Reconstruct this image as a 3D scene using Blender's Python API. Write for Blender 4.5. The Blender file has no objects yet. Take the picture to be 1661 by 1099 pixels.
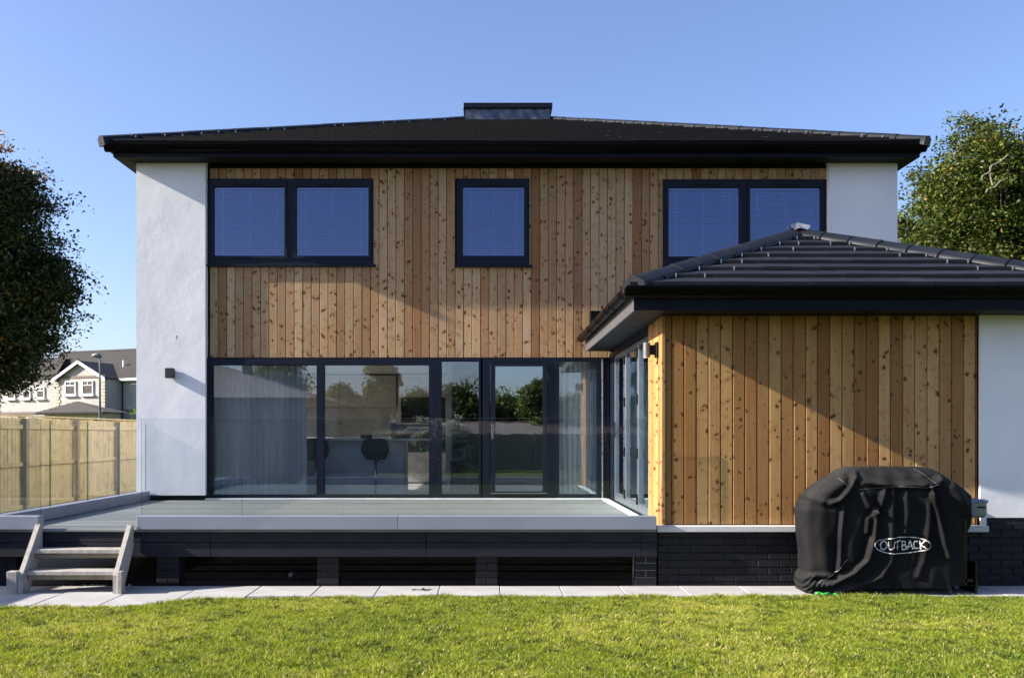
import bpy, math, random
import numpy as np
from mathutils import Vector, Matrix

random.seed(7)
rng = np.random.default_rng(7)
S = bpy.context.scene
COL = S.collection

# ------------------------------------------------------------------ camera
F = 1500.0 / 1661.0
cam_d = bpy.data.cameras.new("camera")
cam = bpy.data.objects.new("camera", cam_d)
COL.objects.link(cam)
cam.location = (0, 0, 1.53)
cam.rotation_euler = (math.radians(90), 0, 0)
cam_d.sensor_fit = 'HORIZONTAL'
cam_d.sensor_width = 36
cam_d.lens = 36 * F
cam_d.shift_x = (830.5 - 792) / 1661
cam_d.shift_y = (704 - 549.5) / 1661
cam_d.clip_start = 0.05
cam_d.clip_end = 3000
S.camera = cam

# ------------------------------------------------------------------ light
SUN_DIR = Vector((-11.0, -1.375, 5.6)).normalized()      # towards the sun
elev = math.asin(SUN_DIR.z)
azim = math.atan2(SUN_DIR.x, SUN_DIR.y)                 # from +Y towards +X
world = bpy.data.worlds.new("World")
S.world = world
world.use_nodes = True
wn = world.node_tree
wn.nodes.clear()
sky = wn.nodes.new('ShaderNodeTexSky')
sky.sky_type = 'NISHITA'
sky.sun_disc = False
sky.sun_elevation = elev
sky.sun_rotation = azim
sky.altitude = 50
sky.air_density = 1.0
sky.dust_density = 1.5
sky.ozone_density = 4.6
wbg = wn.nodes.new('ShaderNodeBackground')
wbg.inputs['Strength'].default_value = 0.097
wout = wn.nodes.new('ShaderNodeOutputWorld')
wmx = wn.nodes.new('ShaderNodeMix'); wmx.data_type = 'RGBA'; wmx.blend_type = 'MULTIPLY'
wmx.inputs[0].default_value = 1.0; wmx.inputs[7].default_value = (1.06, .945, 1.0, 1)
wn.links.new(sky.outputs[0], wmx.inputs[6]); wn.links.new(wmx.outputs[2], wbg.inputs[0])
wn.links.new(wbg.outputs[0], wout.inputs[0])

sun_d = bpy.data.lights.new("sun", 'SUN')
sun_d.energy = 5.0
sun_d.angle = math.radians(0.5)
sun_d.color = (1.0, 0.93, 0.82)
sun = bpy.data.objects.new("sun", sun_d)
COL.objects.link(sun)
sun.rotation_euler = SUN_DIR.to_track_quat('Z', 'Y').to_euler()

S.view_settings.view_transform = 'Standard'
S.view_settings.look = 'None'
S.view_settings.exposure = 1.40
S.view_settings.gamma = 1.0
S.view_settings.use_curve_mapping = False
S.render.engine = 'CYCLES'
S.cycles.max_bounces = 10
S.cycles.transparent_max_bounces = 24
S.cycles.glossy_bounces = 5
S.cycles.diffuse_bounces = 4

# ------------------------------------------------------------------ helpers
def pt(px, py, s):
    """photo pixel + plane scale (px per metre) -> world X, Z"""
    return (px - 792) / s, 1.53 + (704 - py) / s

W = {}      # world location of parents (unrotated)

def tag(o, label=None, cat=None, group=None, kind=None):
    if label: o['label'] = label
    if cat: o['category'] = cat
    if group: o['group'] = group
    if kind: o['kind'] = kind
    return o

def empty(name, loc, rz=0.0, local=False):
    o = bpy.data.objects.new(name, None)
    COL.objects.link(o)
    o.empty_display_size = 0.2
    o.location = loc
    o.rotation_euler = (0, 0, rz)
    W[o.name] = Vector((0, 0, 0)) if local else Vector(loc)
    return o

class MB:
    def __init__(self):
        self.v = []; self.f = []; self.m = []
    def add(self, vs, fs, mi=0):
        n = len(self.v)
        self.v.extend([tuple(p) for p in vs])
        self.f.extend([tuple(i + n for i in f) for f in fs])
        self.m.extend([mi] * len(fs))
        return self
    def box(self, x0, x1, y0, y1, z0, z1, mi=0):
        if x1 < x0: x0, x1 = x1, x0
        if y1 < y0: y0, y1 = y1, y0
        if z1 < z0: z0, z1 = z1, z0
        vs = [(x0,y0,z0),(x1,y0,z0),(x1,y1,z0),(x0,y1,z0),(x0,y0,z1),(x1,y0,z1),(x1,y1,z1),(x0,y1,z1)]
        fs = [(0,3,2,1),(4,5,6,7),(0,1,5,4),(1,2,6,5),(2,3,7,6),(3,0,4,7)]
        return self.add(vs, fs, mi)
    def cbox(self, x0, x1, y0, y1, z0, z1, c=0.004, mi=0, mat=None):
        """box with chamfered edges"""
        if x1 < x0: x0, x1 = x1, x0
        if y1 < y0: y0, y1 = y1, y0
        if z1 < z0: z0, z1 = z1, z0
        cx, cy, cz = (x0+x1)/2, (y0+y1)/2, (z0+z1)/2
        hx, hy, hz = (x1-x0)/2, (y1-y0)/2, (z1-z0)/2
        c = min(c, hx*.6, hy*.6, hz*.6)
        idx = {}; vs = []
        for sx in (-1,1):
            for sy in (-1,1):
                for sz in (-1,1):
                    idx[(sx,sy,sz,'x')] = len(vs); vs.append((sx*hx, sy*(hy-c), sz*(hz-c)))
                    idx[(sx,sy,sz,'y')] = len(vs); vs.append((sx*(hx-c), sy*hy, sz*(hz-c)))
                    idx[(sx,sy,sz,'z')] = len(vs); vs.append((sx*(hx-c), sy*(hy-c), sz*hz))
        fs = []
        for s in (-1,1):
            fs.append([idx[(s,a,b,'x')] for a,b in ((-1,-1),(1,-1),(1,1),(-1,1))])
            fs.append([idx[(a,s,b,'y')] for a,b in ((-1,-1),(1,-1),(1,1),(-1,1))])
            fs.append([idx[(a,b,s,'z')] for a,b in ((-1,-1),(1,-1),(1,1),(-1,1))])
        for a in (-1,1):
            for b in (-1,1):
                fs.append([idx[(a,b,-1,'x')], idx[(a,b,1,'x')], idx[(a,b,1,'y')], idx[(a,b,-1,'y')]])
                fs.append([idx[(a,-1,b,'x')], idx[(a,1,b,'x')], idx[(a,1,b,'z')], idx[(a,-1,b,'z')]])
                fs.append([idx[(-1,a,b,'y')], idx[(1,a,b,'y')], idx[(1,a,b,'z')], idx[(-1,a,b,'z')]])
        for a in (-1,1):
            for b in (-1,1):
                for d in (-1,1):
                    fs.append([idx[(a,b,d,'x')], idx[(a,b,d,'y')], idx[(a,b,d,'z')]])
        out = []
        for f in fs:
            p = [Vector(vs[i]) for i in f]
            n = (p[1]-p[0]).cross(p[2]-p[0])
            ce = sum(p, Vector()) / len(p)
            out.append(f if n.dot(ce) > 0 else f[::-1])
        vs = [Vector((v[0]+cx, v[1]+cy, v[2]+cz)) for v in vs]
        if mat is not None: vs = [mat @ v for v in vs]
        return self.add(vs, out, mi)
    def tube(self, pts, r, n=8, caps=True, mi=0):
        pts = [Vector(p) for p in pts]
        rs = r if isinstance(r, (list, tuple)) else [r]*len(pts)
        base = len(self.v)
        for i, p in enumerate(pts):
            d = (pts[min(i+1, len(pts)-1)] - pts[max(i-1, 0)]).normalized()
            a = d.cross(Vector((0,0,1)))
            if a.length < 1e-3: a = d.cross(Vector((0,1,0)))
            a.normalize(); b = d.cross(a).normalized()
            for k in range(n):
                t = 2*math.pi*k/n
                self.v.append(tuple(p + a*math.cos(t)*rs[i] + b*math.sin(t)*rs[i]))
        for i in range(len(pts)-1):
            for k in range(n):
                k2 = (k+1) % n
                self.f.append((base+i*n+k, base+i*n+k2, base+(i+1)*n+k2, base+(i+1)*n+k)); self.m.append(mi)
        if caps:
            self.f.append(tuple(base+k for k in range(n))[::-1]); self.m.append(mi)
            e = base+(len(pts)-1)*n
            self.f.append(tuple(e+k for k in range(n))); self.m.append(mi)
        return self
    def prism(self, poly, axis, a0, a1, mi=0):
        """extrude 2D polygon along axis ('x','y','z')"""
        def P(u, v, a):
            return {'x': (a,u,v), 'y': (u,a,v), 'z': (u,v,a)}[axis]
        n = len(poly)
        vs = [P(u,v,a0) for u,v in poly] + [P(u,v,a1) for u,v in poly]
        area = sum(poly[i][0]*poly[(i+1)%n][1]-poly[(i+1)%n][0]*poly[i][1] for i in range(n))
        fs = [tuple(range(n)), tuple(range(n,2*n))[::-1]]
        fs += [(i, i+n, (i+1)%n+n, (i+1)%n) for i in range(n)]
        flip = (area > 0) == (a1 > a0)
        if axis == 'y': flip = not flip
        if flip: fs = [f[::-1] for f in fs]
        return self.add(vs, fs, mi)
    def panel(self, x0, x1, z0, z1, y0, y1, holes, mi=0):
        """slab in the XZ plane with rectangular holes"""
        xs = sorted({x0, x1, *[h[0] for h in holes], *[h[1] for h in holes]})
        for a, b in zip(xs[:-1], xs[1:]):
            hs = sorted([(h[2], h[3]) for h in holes if h[0] <= a+1e-6 and h[1] >= b-1e-6])
            z = z0
            for h0, h1 in hs:
                if h0 > z+1e-6: self.box(a, b, y0, y1, z, h0, mi)
                z = h1
            if z < z1-1e-6: self.box(a, b, y0, y1, z, z1, mi)
        return self
    def mesh(self, name, mats, origin=(0,0,0), smooth=False):
        me = bpy.data.meshes.new(name)
        o = Vector(origin)
        me.from_pydata([(v[0]-o.x, v[1]-o.y, v[2]-o.z) for v in self.v], [], self.f)
        if not isinstance(mats, (list, tuple)): mats = [mats]
        for m in mats: me.materials.append(m)
        if len(mats) > 1: me.polygons.foreach_set('material_index', self.m)
        if smooth: me.polygons.foreach_set('use_smooth', [True]*len(me.polygons))
        me.update()
        return me
    def build(self, name, mats, parent=None, origin=None, smooth=False, kind=None, label=None):
        og = Vector(origin) if origin is not None else (W[parent.name] if parent else Vector((0,0,0)))
        me = self.mesh(name, mats, og, smooth)
        return link(name, me, parent, og, kind, label)

def link(name, me, parent, og, kind=None, label=None, rot=None):
    ob = bpy.data.objects.new(name, me)
    COL.objects.link(ob)
    og = Vector(og)
    base = W[parent.name] if parent else Vector((0,0,0))
    ob.location = og - base
    if rot is not None:
        ob.rotation_mode = 'XYZ'; ob.rotation_euler = rot
    if parent: ob.parent = parent
    W[ob.name] = og
    if kind: ob['kind'] = kind
    if label: ob['label'] = label
    return ob

def npmesh(name, verts, faces_n, nper, mat, parent=None, smooth=False, colors=None, kind=None, origin=None):
    """fast mesh: verts (N,3), faces (M,nper) int"""
    me = bpy.data.meshes.new(name)
    v = np.asarray(verts, dtype=np.float32)
    og = np.array(origin if origin is not None else (0,0,0), dtype=np.float32)
    if parent is not None and origin is None: og = np.array(W[parent.name], dtype=np.float32)
    v = v - og
    f = np.asarray(faces_n, dtype=np.int32)
    me.vertices.add(len(v)); me.vertices.foreach_set('co', v.ravel())
    me.loops.add(f.size); me.loops.foreach_set('vertex_index', f.ravel())
    me.polygons.add(len(f))
    me.polygons.foreach_set('loop_start', np.arange(0, f.size, nper, dtype=np.int32))
    me.polygons.foreach_set('loop_total', np.full(len(f), nper, dtype=np.int32))
    if colors is not None:
        ca = me.color_attributes.new('tint', 'FLOAT_COLOR', 'POINT')
        c = np.ones((len(v), 4), dtype=np.float32); c[:, :3] = colors
        ca.data.foreach_set('color', c.ravel())
    me.materials.append(mat)
    me.update(calc_edges=True)
    if smooth: me.polygons.foreach_set('use_smooth', np.ones(len(f), dtype=bool))
    return link(name, me, parent, og.tolist(), kind)

# ------------------------------------------------------------------ materials
class NT:
    def __init__(self, name):
        self.mat = bpy.data.materials.new(name)
        self.mat.use_nodes = True
        self.t = self.mat.node_tree
        self.t.nodes.clear()
        self.out = self.n('ShaderNodeOutputMaterial')
    def n(self, typ, **kw):
        nd = self.t.nodes.new(typ)
        for k, v in kw.items(): setattr(nd, k, v)
        return nd
    def l(self, a, b): self.t.links.new(a, b)
    def put(self, sock, v):
        if isinstance(v, bpy.types.NodeSocket): self.l(v, sock)
        elif isinstance(v, (tuple, list)) and sock.type == 'RGBA' and len(v) == 3: sock.default_value = (*v, 1)
        else: sock.default_value = v
    def math(self, op, a, b=0.0, c=0.0, clamp=False):
        nd = self.n('ShaderNodeMath', operation=op, use_clamp=clamp)
        self.put(nd.inputs[0], a); self.put(nd.inputs[1], b)
        if len(nd.inputs) > 2: self.put(nd.inputs[2], c)
        return nd.outputs[0]
    def vmath(self, op, a, b):
        nd = self.n('ShaderNodeVectorMath', operation=op)
        self.put(nd.inputs[0], a); self.put(nd.inputs[1], b)
        return nd.outputs[0]
    def mix(self, f, a, b, blend='MIX'):
        nd = self.n('ShaderNodeMix', data_type='RGBA', blend_type=blend)
        self.put(nd.inputs[0], f); self.put(nd.inputs[6], a); self.put(nd.inputs[7], b)
        return nd.outputs[2]
    def coord(self, which='Object'): return self.n('ShaderNodeTexCoord').outputs[which]
    def noise(self, vec, scale, detail=4, rough=0.55, dist=0.0):
        nd = self.n('ShaderNodeTexNoise')
        self.put(nd.inputs['Vector'], vec); nd.inputs['Scale'].default_value = scale
        nd.inputs['Detail'].default_value = detail; nd.inputs['Roughness'].default_value = rough
        nd.inputs['Distortion'].default_value = dist
        return nd.outputs[0]
    def ramp(self, f, stops):
        nd = self.n('ShaderNodeValToRGB')
        el = nd.color_ramp.elements
        while len(el) > 1: el.remove(el[-1])
        for i, (p, c) in enumerate(stops):
            e = el[0] if i == 0 else el.new(p)
            e.position = p
            e.color = (*c, 1) if isinstance(c, tuple) else (c, c, c, 1)
        self.put(nd.inputs[0], f)
        return nd.outputs[0]
    def maprange(self, v, a, b, c=0.0, d=1.0):
        nd = self.n('ShaderNodeMapRange')
        self.put(nd.inputs[0], v)
        for i, x in enumerate((a, b, c, d)): nd.inputs[i+1].default_value = x
        return nd.outputs[0]
    def bump(self, h, strength=0.3, dist=0.01):
        nd = self.n('ShaderNodeBump')
        nd.inputs['Strength'].default_value = strength; nd.inputs['Distance'].default_value = dist
        self.put(nd.inputs['Height'], h)
        return nd.outputs[0]
    def bsdf(self, color, rough=0.6, normal=None, metal=0.0, spec=0.5, **kw):
        nd = self.n('ShaderNodeBsdfPrincipled')
        self.put(nd.inputs['Base Color'], color); self.put(nd.inputs['Roughness'], rough)
        nd.inputs['Metallic'].default_value = metal
        nd.inputs['Specular IOR Level'].default_value = spec
        for k, v in kw.items(): self.put(nd.inputs[k.replace('_', ' ')], v)
        if normal is not None: self.l(normal, nd.inputs['Normal'])
        return nd.outputs[0]
    def done(self, sh):
        self.l(sh, self.out.inputs[0]); return self.mat

def plain(name, col, rough=0.5, metal=0.0, var=0.12, scale=6.0, bump=0.0, bscale=60.0, spec=0.5):
    m = NT(name)
    co = m.coord()
    n = m.noise(co, scale, 5)
    c = m.mix(m.maprange(n, .3, .7), tuple(x*(1-var) for x in col), tuple(min(1, x*(1+var)) for x in col))
    r = m.maprange(m.noise(co, scale*3, 3), .3, .7, max(0, rough-.08), min(1, rough+.08))
    nm = m.bump(m.noise(co, bscale, 4), bump, .004) if bump else None
    return m.done(m.bsdf(c, r, nm, metal, spec))

def wood_clad(name, cols, knot, wear=0.0):
    m = NT(name)
    co = m.coord()
    rnd = m.n('ShaderNodeObjectInfo').outputs['Random']
    comb = m.n('ShaderNodeCombineXYZ')
    m.put(comb.inputs[0], m.math('MULTIPLY', rnd, 53.0)); m.put(comb.inputs[2], m.math('MULTIPLY', rnd, 191.0))
    v = m.vmath('ADD', co, comb.outputs[0])
    base = m.ramp(rnd, [(i/(len(cols)-1), c) for i, c in enumerate(cols)])
    # per-board brightness, decorrelated from hue
    r2 = m.math('FRACT', m.math('MULTIPLY', rnd, 17.37))
    # grain
    g1 = m.noise(m.vmath('MULTIPLY', v, (70, 20, 1.1)), 1.0, 6, .6, .8)
    g2 = m.noise(m.vmath('MULTIPLY', v, (16, 6, .55)), 1.0, 4, .5, 1.2)
    ring = m.n('ShaderNodeTexWave', wave_type='BANDS', bands_direction='X')
    m.put(ring.inputs['Vector'], m.vmath('MULTIPLY', v, (1, .3, .045)))
    ring.inputs['Scale'].default_value = 14; ring.inputs['Distortion'].default_value = 5.5
    ring.inputs['Detail'].default_value = 3; ring.inputs['Detail Scale'].default_value = 1.3
    c = m.mix(m.math('MULTIPLY', ring.outputs[1], .33), base, (.62, .52, .42), 'MULTIPLY')
    c = m.mix(m.maprange(g1, .35, .75, 0, .55), c, (.60, .48, .38), 'MULTIPLY')
    c = m.mix(m.maprange(g2, .35, .72, 0, .6), c, (1.0, .80, .58), 'MULTIPLY')
    c = m.mix(m.maprange(r2, 0, 1, 0, .6), c, (.50, .44, .38), 'MULTIPLY')
    blot = m.noise(v, 1.3, 3)
    c = m.mix(m.maprange(blot, .42, .68, 0, .35), c, (.86, .62, .42), 'MULTIPLY')
    # knots
    vw = m.vmath('ADD', m.vmath('MULTIPLY', v, (1, 0, .62)),
                 m.vmath('MULTIPLY', m.n('ShaderNodeTexNoise').outputs[1], (0, 0, 0)))
    def knots(scale, vec, lo, hi, soft, power):
        vo = m.n('ShaderNodeTexVoronoi', feature='F1')
        m.put(vo.inputs['Vector'], vec); vo.inputs['Scale'].default_value = scale
        sep = m.n('ShaderNodeSeparateColor'); m.l(vo.outputs['Color'], sep.inputs[0])
        rad = m.maprange(m.math('POWER', sep.outputs[0], power), 0, 1, lo, hi)
        d = m.math('SUBTRACT', vo.outputs['Distance'], rad)
        core = m.maprange(d, 0, soft, 1, 0)
        halo = m.maprange(d, 0, soft*4, 1, 0)
        on = m.math('GREATER_THAN', sep.outputs[1], m.math('MULTIPLY_ADD', m.math('FRACT', m.math('MULTIPLY', rnd, 7.31)), .28, knot))
        return m.math('MULTIPLY', core, on), m.math('MULTIPLY', halo, on)
    wob = m.n('ShaderNodeTexNoise'); m.put(wob.inputs['Vector'], v); wob.inputs['Scale'].default_value = 22
    wv = m.vmath('MULTIPLY', m.vmath('SUBTRACT', wob.outputs[1], (.5,.5,.5)), (.03, 0, .03))
    vk = m.vmath('MULTIPLY', m.vmath('ADD', v, wv), (1, 0, .8))
    k1, h1 = knots(14.5, vk, .0, .25, .07, 1.2)
    def dashes(ang, loc, scale):
        rt = m.n('ShaderNodeMapping'); m.put(rt.inputs[0], vk)
        rt.inputs['Rotation'].default_value = (0, math.radians(ang), 0); rt.inputs['Location'].default_value = loc
        return knots(scale, m.vmath('MULTIPLY', rt.outputs[0], (.52, 1, 1.25)), -.03, .18, .08, 1.25)
    k2, h2 = dashes(22, (0, 0, 0), 11.5)
    k3, h3 = dashes(-38, (7, 0, 3), 11.5)
    k4, h4 = knots(26.0, vk, -.08, .22, .07, 1.5)
    k1 = m.math('MAXIMUM', k1, m.math('MULTIPLY', k4, .8))
    halo = m.math('MAXIMUM', h1, m.math('MAXIMUM', h2, h3))
    core = m.math('MAXIMUM', k1, m.math('MAXIMUM', k2, k3))
    c = m.mix(m.math('MULTIPLY', halo, .6), c, (.24, .11, .040))
    c = m.mix(m.math('MULTIPLY', core, .92), c, (.075, .030, .010))
    h = m.math('ADD', m.math('MULTIPLY', g1, .6), m.math('MULTIPLY', core, -.8))
    return m.done(m.bsdf(c, .58, m.bump(h, .35, .004), 0, .15))

WOOD_MAIN = wood_clad('larch_cladding', [(0.424,0.303,0.178),(0.583,0.462,0.308),(0.392,0.248,0.135),(0.530,0.402,0.248),(0.329,0.187,0.097),(0.562,0.440,0.281),(0.466,0.330,0.189)], .06)
WOOD_EXT = wood_clad('oiled_larch_cladding', [(0.445,0.270,0.108),(0.583,0.407,0.189),(0.360,0.193,0.070),(0.530,0.358,0.157),(0.307,0.160,0.059),(0.572,0.396,0.184),(0.445,0.275,0.113)], .08)

def render_wall():
    m = NT('white_render')
    co = m.coord('Object')
    n1 = m.noise(co, 1.1, 5); n2 = m.noise(co, 260, 4, .7)
    c = m.mix(m.maprange(n1, .35, .7), (.70, .70, .72), (.79, .785, .79))
    st = m.noise(m.vmath('MULTIPLY', co, (3.0, 3.0, .35)), 1.6, 5)
    c = m.mix(m.maprange(st, .55, .78, 0, .22), c, (.62, .62, .66))
    h = m.math('ADD', m.math('MULTIPLY', n2, .5), m.math('MULTIPLY', m.noise(co, 3.0, 3), 2.2))
    return m.done(m.bsdf(c, .85, m.bump(h, .55, .006), 0, .2))
RENDER = render_wall()

ANTHRA = plain('anthracite_frame', (.0035, .0060, .017), .45, 0, .08, spec=.22)
FASCIA = plain('black_fascia_board', (.0018, .0024, .0055), .5, 0, .1, spec=.15)
GUTTER = plain('black_gutter_plastic', (.0015, .0015, .002), .35, 0, .15, spec=.12)
SOFFIT = plain('dark_soffit', (.005, .005, .006), .6, spec=.2)
ALU_FRAME = plain('grey_aluminium_frame', (.09, .105, .125), .35, .2)
TRIM = plain('black_trim', (.003, .003, .0035), .6, spec=.2)

def brick_mat():
    m = NT('black_painted_brick')
    co = m.coord(); rnd = m.n('ShaderNodeObjectInfo').outputs['Random']
    n = m.noise(co, 25, 6, .65)
    c = m.mix(m.maprange(n, .35, .7), (.0035, .004, .006), (.011, .011, .015))
    c = m.mix(m.math('MULTIPLY', rnd, .5), c, (.018, .016, .019))
    chip = m.maprange(m.noise(co, 9, 6, .7), .68, .72, 0, .7)
    c = m.mix(chip, c, (.05, .048, .048))
    return m.done(m.bsdf(c, .6, m.bump(m.noise(co, 90, 5, .7), .6, .004), 0, .25))
BRICK = brick_mat()
MORTAR = plain('black_mortar', (.007, .007, .009), .8, 0, .3, 30, .5)
WHITE_TRACE = plain('limed_mortar', (.17, .165, .16), .9, 0, .4, 30, .5)

def tile_mat(name, a, b, rough):
    m = NT(name)
    co = m.coord(); rnd = m.n('ShaderNodeObjectInfo').outputs['Random']
    n = m.noise(co, 8, 5)
    c = m.mix(m.maprange(n, .3, .7), a, b)
    c = m.mix(m.math('MULTIPLY', rnd, .45), c, tuple(x*1.7 for x in b))
    speck = m.maprange(m.noise(co, 55, 3, .7), .70, .76, 0, .5)
    c = m.mix(speck, c, (.06, .06, .06))
    return m.done(m.bsdf(c, rough, m.bump(m.noise(co, 120, 4), .3, .003), 0, .3))
TILE = tile_mat('dark_concrete_tile', (.0065, .0065, .0085), (.015, .015, .019), .52)
TILE_MAIN = tile_mat('dark_concrete_tile_weathered', (.0014, .0014, .0017), (.0045, .0042, .0045), .85)
HIPTILE = tile_mat('dark_hip_tile', (.0035, .0042, .0065), (.008, .009, .0125), .55)
CLIP = plain('steel_clip', (.55, .55, .54), .3, .9)
LEAD = plain('lead_flashing', (.10, .11, .14), .38, .6, .45, 7, .8, 14)

def pane_mat(name, tint, k, add, rough=0.0, wav=0.0, cap=1.0, refl=(1, 1, 1)):
    m = NT(name)
    tr = m.n('ShaderNodeBsdfTransparent'); tr.inputs[0].default_value = (*tint, 1)
    gl = m.n('ShaderNodeBsdfGlossy'); gl.inputs['Roughness'].default_value = rough
    gl.inputs[0].default_value = (*refl, 1)
    if wav:
        b = m.bump(m.noise(m.coord(), 1.7, 2), wav, .02); m.l(b, gl.inputs['Normal'])
    fr = m.n('ShaderNodeFresnel'); fr.inputs[0].default_value = 1.5
    f = m.math('MULTIPLY_ADD', fr.outputs[0], k, add, clamp=True)
    f = m.math('MINIMUM', f, cap)
    mx = m.n('ShaderNodeMixShader'); m.l(f, mx.inputs[0]); m.l(tr.outputs[0], mx.inputs[1]); m.l(gl.outputs[0], mx.inputs[2])
    return m.done(mx.outputs[0])
GLASS_WIN = pane_mat('window_glass', (.985, .99, .99), 1.4, .085, 0, .02, refl=(.78, .90, 1.0))
GLASS_UP = pane_mat('upper_window_glass', (.56, .68, .95), 1.2, .03, 0, .02)
GLASS_BAL = pane_mat('balustrade_glass', (.955, .972, .978), .8, .01, cap=.065)
GLASS_EDGE = pane_mat('glass_edge_green', (.22, .36, .32), .4, .02, cap=.08)

def fabric(name, col, rough=.9, trans=.35):
    m = NT(name)
    co = m.coord()
    n = m.noise(m.vmath('MULTIPLY', co, (40, 40, 3)), 1, 4)
    c = m.mix(n, tuple(x*.88 for x in col), col)
    d = m.n('ShaderNodeBsdfDiffuse'); m.l(c, d.inputs[0])
    t = m.n('ShaderNodeBsdfTranslucent'); m.l(c, t.inputs[0])
    mx = m.n('ShaderNodeMixShader'); mx.inputs[0].default_value = trans
    m.l(d.outputs[0], mx.inputs[1]); m.l(t.outputs[0], mx.inputs[2])
    return m.done(mx.outputs[0])
CURTAIN = fabric('sheer_curtain', (.86, .88, .90), trans=.2)
BLIND = plain('blind_slat_white', (.60, .64, .74), .5)
BLINDTAPE = plain('blind_tape', (.92, .93, .95), .6)

def stone_mat():
    m = NT('pale_paving')
    co = m.coord('Object'); rnd = m.n('ShaderNodeObjectInfo').outputs['Random']
    n = m.noise(co, 3.2, 6, .6)
    c = m.mix(m.maprange(n, .3, .7), (.32, .31, .305), (.44, .43, .425))
    c = m.mix(m.math('MULTIPLY', rnd, .35), c, (.34, .32, .30))
    sp = m.maprange(m.noise(co, 14, 5, .7), .62, .72, 0, .35)
    c = m.mix(sp, c, (.28, .265, .25))
    return m.done(m.bsdf(c, .8, m.bump(m.noise(co, 60, 5), .35, .004), 0, .3))
SLAB = stone_mat()
JOINT = plain('slab_joint', (.13, .12, .105), .95, 0, .3, 20, .5)
LEDGE = plain('pale_stone_ledge', (.54, .53, .52), .7, 0, .08, 8, .2)

def deck_mat():
    m = NT('grey_composite_decking')
    co = m.coord(); rnd = m.n('ShaderNodeObjectInfo').outputs['Random']
    comb = m.n('ShaderNodeCombineXYZ'); m.put(comb.inputs[0], m.math('MULTIPLY', rnd, 60.))
    v = m.vmath('ADD', co, comb.outputs[0])
    n = m.noise(m.vmath('MULTIPLY', v, (1.2, 60, 10)), 1, 5, .6)
    c = m.mix(m.maprange(n, .3, .7), (.14, .15, .14), (.29, .30, .28))
    c = m.mix(m.math('MULTIPLY', rnd, .85), c, (.085, .095, .095))
    c = m.mix(m.maprange(m.noise(v, 1.6, 4), .5, .7, 0, .3), c, (.30, .30, .28))
    return m.done(m.bsdf(c, .55, m.bump(n, .3, .003), 0, .4))
DECK = deck_mat()
KERB = plain('grey_aluminium_channel', (.30, .32, .38), .42, .35, .06, 2)

def dark_timber():
    m = NT('black_stained_timber')
    co = m.coord(); rnd = m.n('ShaderNodeObjectInfo').outputs['Random']
    comb = m.n('ShaderNodeCombineXYZ'); m.put(comb.inputs[0], m.math('MULTIPLY', rnd, 60.)); m.put(comb.inputs[2], rnd)
    v = m.vmath('ADD', co, comb.outputs[0])
    n = m.noise(m.vmath('MULTIPLY', v, (3, 20, 90)), 1, 6, .65, .4)
    c = m.mix(m.maprange(n, .35, .7), (.005, .0055, .010), (.020, .021, .030))
    k = m.maprange(m.noise(v, 3, 4), .5, .7, 0, .4)
    c = m.mix(k, c, (.024, .024, .032))
    return m.done(m.bsdf(c, .65, m.bump(n, .5, .004), 0, .25))
BEAM = dark_timber()

def grey_timber(name, a, b, dark):
    m = NT(name)
    co = m.coord(); rnd = m.n('ShaderNodeObjectInfo').outputs['Random']
    comb = m.n('ShaderNodeCombineXYZ'); m.put(comb.inputs[0], m.math('MULTIPLY', rnd, 31.)); m.put(comb.inputs[1], m.math('MULTIPLY', rnd, 17.)); m.put(comb.inputs[2], m.math('MULTIPLY', rnd, 43.))
    v = m.vmath('ADD', co, comb.outputs[0])
    n = m.noise(m.vmath('MULTIPLY', v, (30, 30, 3)), 1, 6, .6, .6)
    c = m.mix(m.maprange(n, .3, .7), a, b)
    c = m.mix(m.math('MULTIPLY', rnd, .4), c, tuple(x*.75 for x in a))
    st = m.maprange(m.noise(v, 5, 5, .6), .52, .70, 0, .6)
    c = m.mix(st, c, dark)
    vo = m.n('ShaderNodeTexVoronoi'); m.put(vo.inputs['Vector'], m.vmath('MULTIPLY', v, (1, 1, .7))); vo.inputs['Scale'].default_value = 7
    kn = m.maprange(vo.outputs['Distance'], .07, .16, .75, 0)
    c = m.mix(kn, c, dark)
    return m.done(m.bsdf(c, .75, m.bump(n, .5, .004), 0, .3))
STEPWOOD = grey_timber('weathered_step_timber', (.34, .315, .285), (.47, .435, .395), (.14, .12, .10))
FENCE_B = grey_timber('fence_board_timber', (.40, .31, .155), (.56, .455, .265), (.18, .125, .06))
FENCE_P = grey_timber('fence_post_timber', (.20, .17, .12), (.28, .24, .17), (.11, .09, .06))

# ------------------------------------------------------------------ ground
def ground_mat():
    m = NT('lawn_soil')
    co = m.coord('Object')
    n = m.noise(co, 2.0, 6); n2 = m.noise(co, 45, 5, .7)
    c = m.mix(m.maprange(n, .3, .7), (.07, .10, .016), (.11, .135, .025))
    c = m.mix(m.maprange(n2, .3, .75), c, (.03, .04, .008))
    return m.done(m.bsdf(c, .95, m.bump(n2, .8, .02), 0, .1))
LAWN = ground_mat()
GRAVEL_D = plain('dark_gravel_bed', (.02, .018, .017), .95, 0, .5, 40, 1.0, 40)

g = MB()
g.add([(-900,-900,-.06),(900,-900,-.06),(900,900,-.06),(-900,900,-.06)], [(0,1,2,3)])
tag(g.build('ground', LAWN), kind='structure')

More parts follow.
